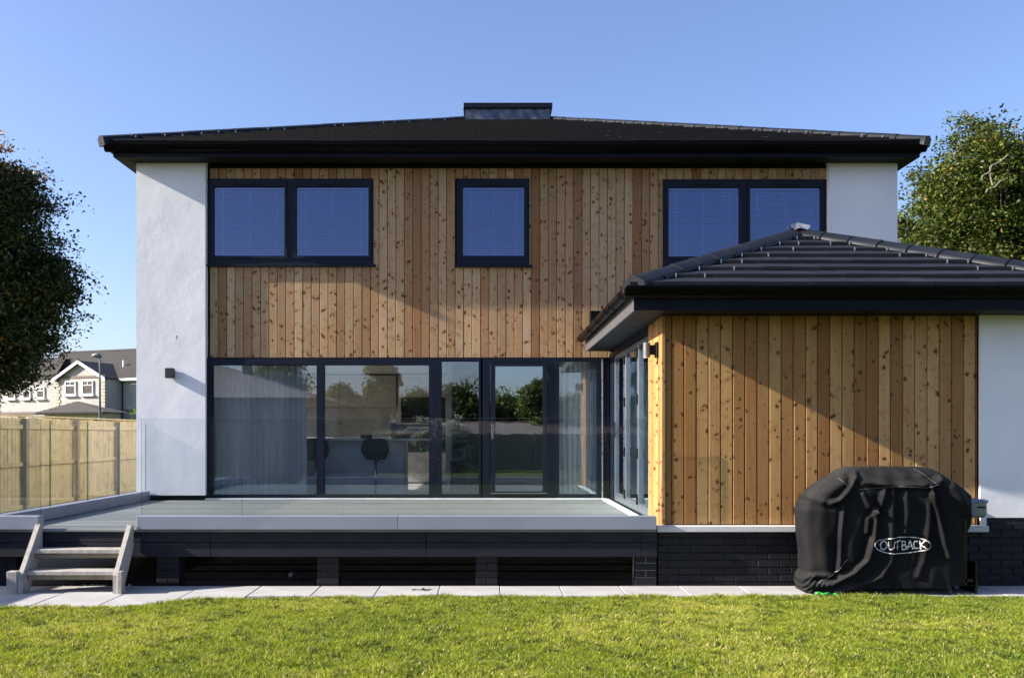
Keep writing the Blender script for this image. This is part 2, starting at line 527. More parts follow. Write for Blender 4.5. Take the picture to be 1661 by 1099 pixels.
# lawn edge (photo pixels -> Y on the ground)
edge_px = [(-200,986),(0,989),(60,988),(120,989),(180,988),(230,984),(290,979),(340,973),(420,974),(600,973),(700,970),(830,972),(1000,971),(1300,970),(1661,972),(1900,972)]
exy = []
for px, py in edge_px:
    Y = 1500*1.53/(py-704); exy.append(((px-792)*Y/1500, Y))
ex = np.array([p[0] for p in exy]); ey = np.array([p[1] for p in exy])
def edgeY(x): return np.interp(x, ex, ey)
g = MB()
xs = np.linspace(-12, 12, 121)
top = [(x, float(edgeY(x)) + .015*math.sin(x*9.1) + .01*math.sin(x*23), -.004) for x in xs]
n = len(xs)
vs = [(x, -13, -.004) for x in xs] + top + [(p[0], p[1]+.01, -.05) for p in top]
fs = [(i, i+1, n+i+1, n+i) for i in range(n-1)] + [(n+i, n+i+1, 2*n+i+1, 2*n+i) for i in range(n-1)]
g.add(vs, fs)
tag(g.build('lawn', LAWN), kind='structure')

g = MB()
g.add([(-9,9.3,-.03),(8,9.3,-.03),(8,13.4,-.03),(-9,13.4,-.03)], [(0,1,2,3)])
tag(g.build('gravel_bed', GRAVEL_D), kind='structure')

# paving
g = MB(); g.box(-8.0, 7.5, 8.0, 9.36, -.05, -.012)
pav = tag(g.build('pavement', JOINT, origin=(0,8.7,-.03)), kind='structure')
slabm = {}
xj0 = (713.5-792)/161.0
YS = [(8.785, 9.345), (8.19, 8.779), (7.6, 8.184)]
for r, (ya, yb) in enumerate(YS):
    x = xj0 - .602*13
    while x < 7.2:
        if r > 0 and x > -2.6 + (.0 if r == 1 else -9):
            x += .602; continue
        key = r
        if key not in slabm:
            b = MB().cbox(-.297, .297, -(yb-ya)/2, (yb-ya)/2, -.035, 0, .004)
            slabm[key] = b.mesh('slab', SLAB)
        o = link('slab', slabm[key], pav, (x+.301, (ya+yb)/2, random.uniform(-.0015, .0015)))
        x += .602

# ------------------------------------------------------------------ house
YM, YP = 13.51, 13.40         # cladding face / render pillar face (main block)
YE, YEC = 9.375, 9.415        # extension: brick/render face, cladding face
sM = 1500/YM; sP = 1500/YP; sE = 1500/YE
house = empty('house', (0.4, 13.5, 0))
tag(house, 'two storey house with knotty timber cladding, white rendered corners and a single storey wing', 'house')

XL, XR = -5.1, 5.93
XPL = (333-792)/sP; XPR = (1345-792)/sP
ZS = 5.455                    # main soffit
ZH = 1.53 + (704-580)/sM     # bottom of cladding
def wx(px): return (px-792)/sM
def wz(py): return 1.53 + (704-py)/sM
ups = [  # outer frame px, panes px
    ((335,605,290,429), [(347,462,303,415),(481,598,303,415)], 'left'),
    ((741,858,290,430), [(751,850,303,415)], 'mid'),
    ((1076,1343,291,430), [(1084,1199,304,416),(1216,1331,304,416)], 'right')]
holes_up = [(wx(a), wx(b), wz(d), wz(c)) for (a,b,c,d), _, _ in ups]

# walls
w = MB()   # left corner, then the flank with an unseen window added to light the kitchen
w.box(XL, XPL, YP, 14.3, .647, ZS+.1)
w.box(XL, XL+.3, 14.3, 15.5, .647, ZS+.1); w.box(XL, XL+.3, 17.9, 24.5, .647, ZS+.1)
w.box(XL, XL+.3, 15.5, 17.9, .647, 1.48); w.box(XL, XL+.3, 15.5, 17.9, 2.55, ZS+.1)
w.build('render_wall', RENDER, house)
w = MB()
for a_, b_ in ((15.5, 15.56), (16.67, 16.73), (17.84, 17.9)): w.box(XL+.08, XL+.15, a_, b_, 1.48, 2.55)
for a_, b_ in ((1.48, 1.54), (2.49, 2.55)):
    w.box(XL+.08, XL+.15, 15.56, 16.67, a_, b_); w.box(XL+.08, XL+.15, 16.73, 17.84, a_, b_)
kw_ = w.build('added_flank_window', ANTHRA, house)  # added out of view to let sunlight into the kitchen
for a_, b_ in ((15.56, 16.67), (16.73, 17.84)): MB().box(XL+.11, XL+.116, a_-.005, b_+.005, 1.535, 2.495).build('pane', pane_mat('added_flank_glass', (.98,.98,.98), 1.2, 0.0), kw_)     # left corner and flank
MB().box(XPR, XR, YP, 24.5, .647, ZS+.1).build('render_wall', RENDER, house)
w = MB()
w.box(XL-.002+.006, XPL-.006, YP+.03, 13.62, .4, .645)
w.box(XPR+.006, XR-.006, YP+.03, 13.62, .0, .645)
w.build('plinth_band', TRIM, house)
w = MB()
w.box(XPL+.001, XPR-.001, YM+.20, YM+.32, ZH-.02, ZS+.1) if False else None
w.panel(XPL+.001, XPR-.001, ZH, ZS+.1, YM+.03, YM+.22, holes_up)
clad_back = w.build('backing_wall', TRIM, house)
# inner structure (rooms)
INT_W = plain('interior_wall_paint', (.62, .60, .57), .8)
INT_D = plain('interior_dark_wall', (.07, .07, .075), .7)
INT_F = plain('interior_floor', (.46, .45, .43), .45)
w = MB()
w.box(XL+.3, 5.0, 14.3, 24.2, 2.72, 2.95); w.box(XPL, 5.0, YM+.25, 14.3, 2.72, 2.95)               # floor between storeys
w.box(XL+.3, 5.0, 14.3, 24.2, .45, .575); w.box(XPL, 5.0, YM+.02, 14.3, .45, .575)                # ground floor slab
w.build('floor_slab', INT_F, house)
w = MB()
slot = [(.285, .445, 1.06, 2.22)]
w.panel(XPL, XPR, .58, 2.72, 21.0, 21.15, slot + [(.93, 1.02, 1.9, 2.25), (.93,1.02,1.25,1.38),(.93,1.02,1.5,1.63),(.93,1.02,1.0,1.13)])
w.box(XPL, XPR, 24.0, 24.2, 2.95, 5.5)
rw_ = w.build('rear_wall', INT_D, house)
w = MB(); w.box(.27, 1.03, 21.05, 21.07, .95, 2.3); w.build('frosted_glass', fabric('frosted_grey_glass', (.26,.27,.27), .5, .5), rw_)
w = MB()
w.box(-4.79, -.72, 18.6, 18.72, .58, 2.72)               # kitchen back wall
w.box(-.72, -.62, 15.6, 21.0, .58, 2.72)                # kitchen/hall partition
w.box(1.62, 1.72, 14.6, 21.0, .58, 2.72)
w.box(-1.9, -1.8, YM+.6, 24, 2.95, 5.5); w.box(1.9, 2.0, YM+.6, 24, 2.95, 5.5)
w.box(-4.1, 4.9, 17.0, 17.1, 2.95, 5.5)
w.build('partition_wall', INT_W, house)

# cladding boards ---------------------------------------------------------
_bm = {}
def board_mesh(wd, z0, z1, th, mat, name, axis='x'):
    key = (round(wd,4), round(z0,3), round(z1,3), mat.name, axis)
    if key in _bm: return _bm[key]
    b = MB(); h = wd/2; c = .006; g = .0035
    prof = [(-h+g, th), (-h+g, c), (-h+g+c, 0), (h-g-c, 0), (h-g, c), (h-g, th)]   # face at 0, back at th
    if axis == 'x':
        b.prism([(p[0], p[1]) for p in prof], 'z', 0, z1-z0)
    else:
        b.prism([(p[1], p[0]) for p in prof], 'z', 0, z1-z0)
    _bm[key] = b.mesh(name, mat)
    return _bm[key]

BW = .1237
def clad_main():
    par = clad_back
    ztop = ZS - .045
    x = XPL + .03
    while x < XPR - .01:
        x1 = min(x + BW, XPR-.004)
        xc = (x+x1)/2
        # split around windows (board removed where mostly covered)
        segs = [(ZH+.006, ztop)]
        for hx0, hx1, hz0, hz1 in holes_up:
            if x1 > hx0+.005 and x < hx1-.005:
                if x >= hx0-.035 and x1 <= hx1+.035 or True:
                    # clip boards that straddle the jamb
                    segs = [(ZH+.006, hz0-.035), (hz1+.003, ztop)]
                    if x < hx0-.03: 
                        o = link('board', board_mesh(round(hx0-x,3), hz0-.035, hz1+.003, .03, WOOD_MAIN, 'board'), par, (x+round(hx0-x,3)/2, YM, hz0-.035))
                    if x1 > hx1+.03:
                        o = link('board', board_mesh(round(x1-hx1,3), hz0-.035, hz1+.003, .03, WOOD_MAIN, 'board'), par, (hx1+round(x1-hx1,3)/2, YM, hz0-.035))
        for a, b in segs:
            dy = random.uniform(-.0015, .0015)
            link('board', board_mesh(round(x1-x,3), a, b, .03, WOOD_MAIN, 'board'), par, (xc, YM+dy, a))
        x += BW
clad_main()
w = MB()
w.box(XPL+.002, XPR-.002, YM-.004, YM+.03, ZS-.043, ZS-.001)
w.box(XPL+.002, XPL+.027, YM+.004, YM+.03, ZH, ZS-.045)
w.box(XPL+.002, XPR-.3, YM-.006, YM+.05, ZH-.012, ZH+.004)
w.build('cladding_trim', TRIM, house)

# upper windows ------------------------------------------------------------
def upper_window(spec):
    (a,b,c,d), panes, which = spec
    fx0, fx1, fz0, fz1 = wx(a), wx(b), wz(d), wz(c)
    hp = [(wx(p[0]), wx(p[1]), wz(p[3]), wz(p[2])) for p in panes]
    f = MB()
    f.panel(fx0, fx1, fz0, fz1, YM-.012, YM+.07, [(h[0]-.045, h[1]+.045, h[2]-.045, h[3]+.045) for h in hp])
    win = f.build('window', ANTHRA, house)
    s = MB()
    for h in hp:
        s.panel(h[0]-.043, h[1]+.043, h[2]-.043, h[3]+.043, YM-.026, YM+.05, [h])
    s.build('sash', ANTHRA, win)
    s = MB()
    for h in hp:
        cx = (h[0]+h[1])/2
        s.cbox(cx-.2, cx+.2, YM-.034, YM-.026, h[3]+.018, h[3]+.032, .003)
    s.build('trickle_vent', TRIM, win)
    for h in hp:
        p = MB(); p.box(h[0]-.006, h[1]+.006, YM+.010, YM+.016, h[2]-.006, h[3]+.006)
        p.build('pane', GLASS_UP, win)
        yb = YM+.055
        p = MB(); nsl = int((h[3]-h[2]-.05)/.034)
        for i in range(nsl):
            z = h[2] + .03 + i*.034
            p.add([(h[0]+.012, yb-.008, z-.0115),(h[1]-.012, yb-.008, z-.0115),(h[1]-.012, yb+.008, z+.0115),(h[0]+.012, yb+.008, z+.0115)], [(0,1,2,3)])
        p.build('blind_slats', BLIND, win, kind='stuff')
        p = MB()
        p.box(h[0]+.004, h[1]-.004, yb-.014, yb+.012, h[3]-.026, h[3]-.002)
        p.box(h[0]+.008, h[1]-.008, yb-.012, yb+.01, h[2]+.004, h[2]+.018)
        for t in (.12, .5, .88):
            xx = h[0] + t*(h[1]-h[0]); p.box(xx-.004, xx+.004, yb-.0115, yb-.0095, h[2]+.018, h[3]-.026)
        p.box(h[0]+.001, h[0]+.010, yb-.014, yb+.008, h[2]+.02, h[3]-.027); p.box(h[1]-.010, h[1]-.001, yb-.014, yb+.008, h[2]+.02, h[3]-.027)
        p.box(h[1]-.024, h[1]-.018, yb-.0165, yb-.0145, h[2]+.1, h[3]-.026)
        p.build('blind_rail', BLINDTAPE, win)
    # sill, with small horns past the frame
    s = MB(); s.cbox(fx0-.02, fx1+.045, YM-.058, YM+.02, fz0-.034, fz0-.002, .004)
    s.build('sill', ANTHRA, win)
for u in ups: upper_window(u)

# ground floor glazing -----------------------------------------------------
YG = 13.47; sG = 1500/YG
def gx(px): return (px-792)/sG
def gz(py): return 1.53 + (704-py)/sG
ZF0 = .58
def glazed(name, x0, x1, z0, z1, panes, parent=house, y0=YG, depth=.09, inset=.02, mat=ANTHRA):
    f = MB(); f.panel(x0, x1, z0, z1, y0, y0+depth, panes)
    # bead round each pane
    for h in panes:
        f.panel(h[0]-.001+.001, h[1], h[2], h[3], y0+inset+.004, y0+inset+.02, [(h[0]+.009, h[1]-.009, h[2]+.009, h[3]-.009)])
    o = f.build(name, mat, parent)
    for h in panes:
        p = MB(); p.box(h[0]+.002, h[1]-.002, y0+inset+.022, y0+inset+.028, h[2]+.002, h[3]-.002)
        p.build('pane', GLASS_WIN, o)
    return o
zt = gz(581)
wA = glazed('sliding_window', gx(334.5), gx(706), ZF0, zt, [(gx(344),gx(514),gz(802.5),gz(591)), (gx(525.5),gx(696.5),gz(802.5),gz(591))])
wC = glazed('side_window', gx(706.3), gx(782.7), ZF0, zt, [(gx(715.5),gx(777.5),gz(802),gz(585))])
dr = glazed('glazed_door', gx(801)-.19+.0, gx(897), ZF0, zt, [(gx(794),gx(889),gz(803),gz(587))])
# door leaf inside the frame
lf = MB(); lf.panel(gx(795.5), gx(888), gz(802), gz(588), YG-.018, YG+.05, [(gx(803.5),gx(880.5),gz(796.5),gz(593.5))])
leaf = lf.build('door_leaf', ANTHRA, house)
p = MB(); p.box(gx(803), gx(881), YG+.01, YG+.016, gz(797), gz(593)); p.build('pane', GLASS_WIN, leaf)
p = MB(); p.cbox(gx(797), gx(801.5), YG-.026, YG-.018, 1.46, 1.68, .003); p.tube([(gx(799.5),YG-.026,1.60),(gx(799.5),YG-.07,1.60),(gx(811),YG-.07,1.60)], .009)
p.cbox(gx(798.5), gx(800.5), YG-.034, YG-.026, 1.50, 1.53, .003)
p.build('handle', plain('dark_steel_handle', (.25,.25,.26), .25, .9), leaf)
p = MB(); p.cbox(gx(797), gx(887), YG-.05, YG-.018, gz(800.5), gz(798.5), .004); p.build('drip_bar', ALU_FRAME, leaf)
p = MB()
for z in (.85, 1.6, 2.35): p.tube([(gx(889.5),YG-.03,z-.05),(gx(889.5),YG-.03,z+.05)], .009)
p.build('hinge', TRIM, leaf)
wE = glazed('corner_window', gx(897.3), gx(975), ZF0, zt, [(gx(906.5),gx(968.5),gz(802),gz(585))])
p = MB(); p.box(gx(975.4), 1.765, YG+.004, YG+.09, ZF0, zt)
p.build('corner_post', ANTHRA, house)
p = MB(); p.cbox(gx(976.3), gx(978.3), YG-.004, YG+.004, ZF0, zt, .001); p.build('silver_seal', CLIP, house)
p = MB(); p.cbox(gx(334), 1.72, YG-.045, YG-.003, .577, .602, .003)
p.cbox(1.655, 1.745, 10.0, YG-.05, .577, .597, .003)
p.build('threshold', plain('pale_threshold', (.74,.74,.73), .5), house)

# roof helper ------------------------------------------------------------
def hip_tiles(par, A, B, n, lift=.05, r=.115, mat=HIPTILE, hg=.5, sk=-.5):
    A = Vector(A); B = Vector(B); d = (B-A); L = d.length/n; u = d.normalized()
    side = u.cross(Vector((0,0,1))).normalized(); up = side.cross(u).normalized()
    b = MB(); k = 11; rows = [(0, r*1.045), (.03, r*1.045), (.034, r), (L+.02, r*.965)]
    prof = []
    prof.append((1.18, sk))
    for i in range(k-2):
        t = math.pi*(i/(k-3)); prof.append((math.cos(t)*1.15, hg*(1-abs(math.cos(t))**1.35) - .16))
    prof.append((-1.18, sk))
    vs = []
    for xx, rr in rows:
        for (a, c) in prof: vs.append((xx, a*rr, c*rr))
    for (a, c) in prof: vs.append((0, a*r*.9, (c*r*.9-.012)))
    fs = []
    for j in range(len(rows)-1):
        for i in range(k-1): fs.append((j*k+i, (j+1)*k+i, (j+1)*k+i+1, j*k+i+1))
    e = len(rows)*k
    for i in range(k-1): fs.append((i, i+1, e+i+1, e+i))
    b.add(vs, fs)
    b.add([vs[i] for i in range(k)], [tuple(range(k))[::-1]])
    me = b.mesh('hip_tile', mat)
    me.polygons.foreach_set('use_smooth', [True]*len(me.polygons))
    R = Matrix((u, side, up)).transposed()
    for i in range(n):
        p = A + u*L*i + up*(lift + random.uniform(-.003, .003))
        o = link('hip_tile', me, par, p)
        o.rotation_euler = R.to_euler()

def clip_poly(poly, a, b, c):
    """keep a*x+b*y+c>=0"""
    out = []
    for i in range(len(poly)):
        p, q = poly[i], poly[(i+1) % len(poly)]
        dp = a*p[0]+b*p[1]+c; dq = a*q[0]+b*q[1]+c
        if dp >= 0: out.append(p)
        if dp*dq < 0:
            t = dp/(dp-dq); out.append((p[0]+t*(q[0]-p[0]), p[1]+t*(q[1]-p[1])))
    return out

# main roof ----------------------------------------------------------------
RX0, RX1, RY0, RZ0, TP = -5.44, 6.18, 12.96, 5.635, .40
RT = (RX1-RX0)/2; RCX = (RX0+RX1)/2
r = MB()
pk = (RCX, RY0+RT, RZ0+RT*TP-.03)
cs = [(RX0,RY0,RZ0-.03),(RX1,RY0,RZ0-.03),(RX1,RY0+2*RT,RZ0-.03),(RX0,RY0+2*RT,RZ0-.03)]
r.add(cs+[pk], [(0,1,4),(1,2,4),(2,3,4),(3,0,4),(3,2,1,0)])
roof = r.build('roof', TILE_MAIN, house)
t = MB(); th = .03
for i in range(16):
    t0, t1 = i*.305, i*.305+.37
    off = (i % 2)*.15
    x = RX0 - .3 + off
    while x < RX1+.3:
        poly = [(x+.0035, t0), (x+.2965, t0), (x+.2965, t1), (x+.0035, t1)]
        poly = clip_poly(poly, 1, -1, -RX0); poly = clip_poly(poly, -1, -1, RX1) if len(poly) > 2 else poly
        if len(poly) > 2:
            dz = random.uniform(-.003, .003)
            lowz = lambda q: RZ0 + q[1]*TP + th*(1-(q[1]-t0)/.37)+.004+dz
            vs = [(q[0], RY0+q[1], lowz(q)) for q in poly] + [(q[0], RY0+q[1], lowz(q)-.028) for q in poly]
            m_ = len(poly)
            t.add(vs, [tuple(range(m_))] + [(k, k+m_, (k+1)%m_+m_, (k+1)%m_) for k in range(m_)])
        x += .30
t.build('roof_tiles', TILE_MAIN, roof, kind='stuff')
zt0 = RZ0+.045
hip_tiles(roof, (RX0+.0, RY0+.0, zt0), (RX0+5.0, RY0+5.0, zt0+4.98*TP), 17, lift=.005, r=.075, sk=-1.5)
hip_tiles(roof, (RX1-.0, RY0+.0, zt0), (RX1-5.0, RY0+5.0, zt0+4.98*TP), 17, lift=.005, r=.075, sk=-1.5)
c = MB()
for sgn, xx in ((1, RX0), (-1, RX1)):
    for i in range(16):
        t_ = .25 + i*.305
        for dx in (.16, .42 if i % 2 else .30):
            x = xx + sgn*(t_+dx); y = RY0 + t_ - .008*random.random(); z = RZ0+(t_)*TP+.045
            if abs(x-RCX) < 1.0 and t_ > 4.5: continue
            if random.random() < .45: continue
            c.box(x-.005, x+.005, y-.012, y+.02, z-.012, z+.010)
c.build('tile_clips', CLIP, roof, kind='stuff')
# roof lantern upstand
lt = empty('roof_lantern_upstand', (0,0,0)) if False else None
b = MB()
bx0, bx1, by0, by1 = -.46, 1.21, 17.75, 20.2
b.panel(bx0+.03, bx1-.03, 7.3, 7.80, by0+.03, by1, [])
vs = []; fs = []
nx = 60
for j, z in enumerate(np.linspace(7.42, 7.80, 10)):
    for i in range(nx+1):
        x = bx0+.02 + (bx1-bx0-.04)*i/nx
        vs.append((x, by0+.02 - .006*math.sin(i*.37+j*.5) - .004*math.sin(i*.83+j*.9), z))
for j in range(9):
    for i in range(nx): fs.append((j*(nx+1)+i, j*(nx+1)+i+1, (j+1)*(nx+1)+i+1, (j+1)*(nx+1)+i))
b.add(vs, fs)
up_ = b.build('lantern_upstand', LEAD, roof)
b = MB(); b.cbox(bx0-.02, bx1+.02, by0-.03, by1+.03, 7.78, 7.88, .006)
b.build('lantern_cap', ANTHRA, roof)

# eaves, main ---------------------------------------------------------------
FX0, FX1, FY0 = -5.31, 6.11, 13.11
f = MB()
f.box(FX0, FX1, FY0-.02, FY0, ZS-.004, 5.615)
f.box(FX0-.0, FX0+.02, FY0, 24.6, ZS-.004, 5.615)
f.box(FX1-.02, FX1, FY0, 24.6, ZS-.004, 5.615)
f.build('fascia', FASCIA, house)
f = MB()
f.box(FX0+.02, FX1-.02, FY0, YP-.001, ZS, ZS+.012)
f.box(FX0+.02, XL-.001, YP, 24.6, ZS, ZS+.012)
f.box(XR+.001, FX1-.02, YP, 24.6, ZS, ZS+.012)
f.build('soffit', SOFFIT, house)
def gutter_run(mb, p0, p1, out, dep=.10, wd=.115):
    """ogee-ish gutter between two points along x or y; out = outward unit vector, top inner edge at points"""
    p0 = Vector(p0); p1 = Vector(p1); out = Vector(out)
    prof = [(0, 0), (0, -dep), (.35*wd, -dep-.004), (.62*wd, -dep*.86), (.80*wd, -dep*.6), (.90*wd, -dep*.3), (wd*.93, -.012), (wd*1.02, -.010), (wd*1.02, .004), (wd*.9, .004), (wd*.88, -.02), (.5*wd, -dep*.8), (.05*wd, -dep*.9), (.05*wd, 0)]
    n = len(prof)
    vs = [p0 + out*a + Vector((0,0,c)) for a, c in prof] + [p1 + out*a + Vector((0,0,c)) for a, c in prof]
    mb.add(vs, [(i, (i+1)%n, (i+1)%n+n, i+n) for i in range(n)] + [tuple(range(n)), tuple(range(n, 2*n))])
g = MB()
gutter_run(g, (FX0-.10, FY0-.021, 5.632), (FX1+.07, FY0-.021, 5.632), (0,-1,0), .115, .115)
gutter_run(g, (FX0-.001, FY0-.02, 5.632), (FX0-.001, 24, 5.632), (-1,0,0), .115, .105)
gutter_run(g, (FX1+.001, FY0-.02, 5.632), (FX1+.001, 24, 5.632), (1,0,0), .115, .08)
gt = g.build('gutter', GUTTER, house)
for x in (-4.9, -4.0, -.27, -.20, 3.3, 3.38, 5.6):
    g = MB(); gutter_run(g, (x-.012, FY0-.022, 5.637), (x+.012, FY0-.022, 5.637), (0,-1,0), .122, .121)
    g.build('gutter_bracket', GUTTER, gt)

# extension ------------------------------------------------------------------
EX0, EX1 = 1.72, 5.85        # brick outline
CX0 = 1.77                   # cladding outline
ZSE = 2.736
XW = (1590-792)/sE           # start of white render
ZW = 1.53-(839-704)/sE
ZC = 1.53-(851-704)/sE
w = MB()
w.box(XW, EX1+.05, YE, YE+.3, ZW, ZSE+.05)
w.box(EX1-.2, EX1, YE+.3, YM, .1, ZSE+.05)
w.build('wing_render_wall', RENDER, house)
w = MB()
w.box(CX0+.03, XW-.002, YEC+.03, YEC+.2, ZC, ZSE+.05)
w.box(CX0+.03, CX0+.2, YEC+.2, 10.22, .5, ZSE+.05)
wing_back = w.build('wing_backing_wall', TRIM, house)
# front boards
x = CX0 + .005
first = True
while x < XW-.02:
    wd = .095 if first else .1238
    x1 = min(x+wd, XW-.012)
    link('board', board_mesh(round(x1-x,3), ZC+.006, ZSE-.002, .03, WOOD_EXT, 'board'), wing_back, ((x+x1)/2, YEC+random.uniform(-.0015,.0015), ZC+.006))
    x = x1; first = False
# side boards (face -X)
y = YEC - .0
k = 0
while y < 10.2:
    y1 = min(y+.1238, 10.235)
    link('board', board_mesh(round(y1-y,3), ZC-.03, ZSE-.002, .03, WOOD_EXT, 'board', 'y'), wing_back, (CX0-.0, (y+y1)/2, ZC-.03))
    y = y1
w = MB(); w.cbox(CX0-.006, CX0+.03, YEC-.012, YEC+.005, ZC+.01, ZSE-.003, .004)
w.build('corner_board', WOOD_EXT, wing_back, origin=(CX0, YEC, ZC))
# ledge
w = MB(); w.cbox(EX0-.02, XW+.06, YE-.06, YEC+.03, ZC-.065, ZC-.004, .006)
w.build('stone_ledge', LEDGE, house)
w = MB(); w.cbox(XW-.002, XW+.05, YE-.03, YE+.01, ZC-.01, ZW+.06, .004)
w.build('render_stop', RENDER, house)
w = MB(); w.box(XW-.014, XW-.003, YEC-.012, YEC+.05, ZC, ZSE-.001); w.build('wing_trim', TRIM, house)
# brick plinth
w = MB(); w.box(EX0+.012, EX1+.04, YE+.010, YE+.3, -.03, ZC-.067)
w.box(XW+.06, EX1+.04, YE+.011, YE+.3, ZC-.066, ZW-.002)
w.box(EX0+.012, EX0+.3, YE+.3, YM, -.03, .5)
plinth = w.build('brick_plinth', MORTAR, house)
BL, BH = .215, .065
brick_me = MB().cbox(-BL/2, BL/2, 0, .1, 0, BH, .004).mesh('brick', BRICK)
_hb = {}
def brick(par, x0, x1, y, z, h=BH):
    L = x1-x0
    if abs(L-BL) < .003 and abs(h-BH) < .001: me = brick_me
    else:
        k = (round(L,3), round(h,3))
        if k not in _hb: _hb[k] = MB().cbox(-L/2, L/2, 0, .1, 0, h, .004).mesh('brick', BRICK)
        me = _hb[k]
    o = link('brick', me, par, ((x0+x1)/2, y+random.uniform(-.0025,.0025), z), rot=(0, 0, random.uniform(-.006,.006)))
for j in range(9):
    z = -.035 + j*.075
    xs0 = EX0 + (0 if j % 2 == 0 else -.1125)
    x = xs0
    lim = EX1+.03
    while x < lim:
        a = max(x, EX0); b = min(x+BL, lim)
        top = ZC-.068
        if a > XW+.05: top = ZW-.003
        h = min(BH, top-z)
        if b-a > .03 and h > .02: brick(plinth, a, b, YE, z, h)
        x += .225
# side of extension facing deck: bifold doors
bf = empty('folding_door', (0,0,0)) if False else None
def side_leaf(y0, y1, z0, z1, fw=.055):
    xw = CX0+.02
    f = MB()
    for (a,b,c,d) in ((y0,y0+fw,z0,z1),(y1-fw,y1,z0,z1),(y0+fw,y1-fw,z0,z0+.11),(y0+fw,y1-fw,z1-fw,z1)):
        f.cbox(xw, xw+.06, a, b, c, d, .004)
    o = f.build('folding_door', ALU_FRAME, house)
    p = MB(); p.box(xw+.028, xw+.034, y0+fw-.004, y1-fw+.004, z0+.106, z1-fw+.004); p.build('pane', GLASS_WIN, o)
    return o
for (a,b) in ((10.26,11.06),(11.075,12.09),(12.105,13.12)):
    o = side_leaf(a, b, .60, 2.64)
    h = MB()
    for z in (.75, 1.3, 1.95, 2.5): h.tube([(CX0+.008, b+.007, z-.06),(CX0+.008, b+.007, z+.06)], .011)
    h.build('hinge', TRIM, o)
h = MB(); h.cbox(CX0+.005,CX0+.02,13.06,13.09,1.48,1.70,.003); h.tube([(CX0+.01,13.075,1.62),(CX0-.04,13.075,1.62),(CX0-.04,12.97,1.62)], .009)
h.build('handle', TRIM, o)
f = MB(); f.box(CX0+.01, CX0+.09, 13.135, YG+.09, .58, 2.70); f.box(CX0+.012, CX0+.09, 10.24, 13.135, 2.65, 2.74); f.box(CX0+.014,CX0+.09,10.235,10.25,.58,2.65)
f.box(CX0+.016, CX0+.1, 10.24, 13.135, .45, .598)
f.build('folding_door_frame', ANTHRA, house)
# extension interior
w = MB()
w.box(CX0+.2, EX1-.2, 9.7, YM+.02, .45, .575); w.build('wing_floor', INT_F, house)
w = MB(); w.box(CX0+.11, EX1-.2, 9.65, YM-.02, 2.66, 2.72); w.box(CX0+.2, EX1-.2, 9.62, 9.66, .575, 2.66); w.box(EX1-.26, EX1-.21, 9.66, YM, .575, 2.66); w.box(CX0+.2, EX1-.2, YM-.02, YM+.03, .575, 2.66)
w.build('wing_inner_wall', INT_W, house)

# extension roof
QX0, QX1, QY0, QZ0, QP = 1.37, 6.21, 8.94, 2.955, .418
QT = (QX1-QX0)/2; QCX = (QX0+QX1)/2
r = MB()
r.add([(QX0,QY0,QZ0-.02),(QX1,QY0,QZ0-.02),(QX1,YM-.02,QZ0-.02),(QX0,YM-.02,QZ0-.02),(QCX,QY0+QT,QZ0+QT*QP-.02),(QCX,YM-.02,QZ0+QT*QP-.02)],
      [(0,1,4),(1,2,5,4),(3,0,4,5),(2,3,5),(3,2,1,0)])
roof2 = r.build('wing_roof', TILE, house)
TLm = {}
N_R = 8; GA = QT/N_R
for i in range(N_R):
    t0, t1 = i*GA, i*GA+GA+.05
    x = QX0-.3 + (i % 2)*.148
    while x < QX1+.3:
        poly = [(x+.002, t0), (x+.294, t0), (x+.294, t1), (x+.002, t1)]
        full = clip_poly(clip_poly(poly, 1, -1, -QX0), -1, -1, QX1) if True else poly
        if len(full) > 2:
            xs_ = [q[0] for q in full]
            if max(xs_)-min(xs_) > .02:
                isfull = len(full) == 4 and all(abs(full[k][0]-poly[k][0]) < 1e-5 and abs(full[k][1]-poly[k][1]) < 1e-5 for k in range(4))
                ox, oy, oz = x+.148, QY0+t0, QZ0+t0*QP
                if isfull and 'f' in TLm: me = TLm['f']
                else:
                    mb = MB(); m_ = len(full)
                    tz = lambda q: (q[1]-t0)*QP + .045*(1-(q[1]-t0)/(GA+.05)) + .006
                    vs = [(q[0]-ox, q[1]-t0, tz(q)) for q in full] + [(q[0]-ox, q[1]-t0+.004, tz(q)-.034) for q in full]
                    mb.add(vs, [tuple(range(m_)), tuple(range(m_, 2*m_))[::-1]] + [(k, k+m_, (k+1)%m_+m_, (k+1)%m_) for k in range(m_)])
                    me = mb.mesh('roof_tile', TILE)
                    if isfull: TLm['f'] = me
                link('roof_tile', me, roof2, (ox, oy, oz+random.uniform(-.002,.002)), rot=(random.uniform(-.004,.004), 0, 0))
        x += .296
zq = QZ0+.07
hip_tiles(roof2, (QX0+.03, QY0+.03, zq), (QCX-.03, QY0+QT-.03, zq+(QT-.06)*QP), 10, lift=-.012, r=.115, hg=.62, sk=-.45)
hip_tiles(roof2, (QX1-.03, QY0+.03, zq), (QCX+.03, QY0+QT-.03, zq+(QT-.06)*QP), 10, lift=-.012, r=.115, hg=.62, sk=-.45)
hip_tiles(roof2, (QCX, QY0+QT+.05, zq+QT*QP), (QCX, YM-.02, zq+QT*QP), 5, lift=-.012, r=.115, hg=.62, sk=-.45)
b = MB()   # lead saddle at the peak
pz = zq+QT*QP
nn = 10
ring = [(.0,-.02,.128),(-.17,-.15,.055),(-.10,-.20,-.02),(.0,-.17,.02),(.12,-.20,-.02),(.19,-.15,.055),(.16,.02,.04),(.11,.16,.09),(0,.2,.125),(-.11,.16,.09),(-.16,.02,.04)]
vs = [(QCX+a_*.72, QY0+QT-.0+b_*.72, pz-.012+c_*.8) for a_, b_, c_ in ring]
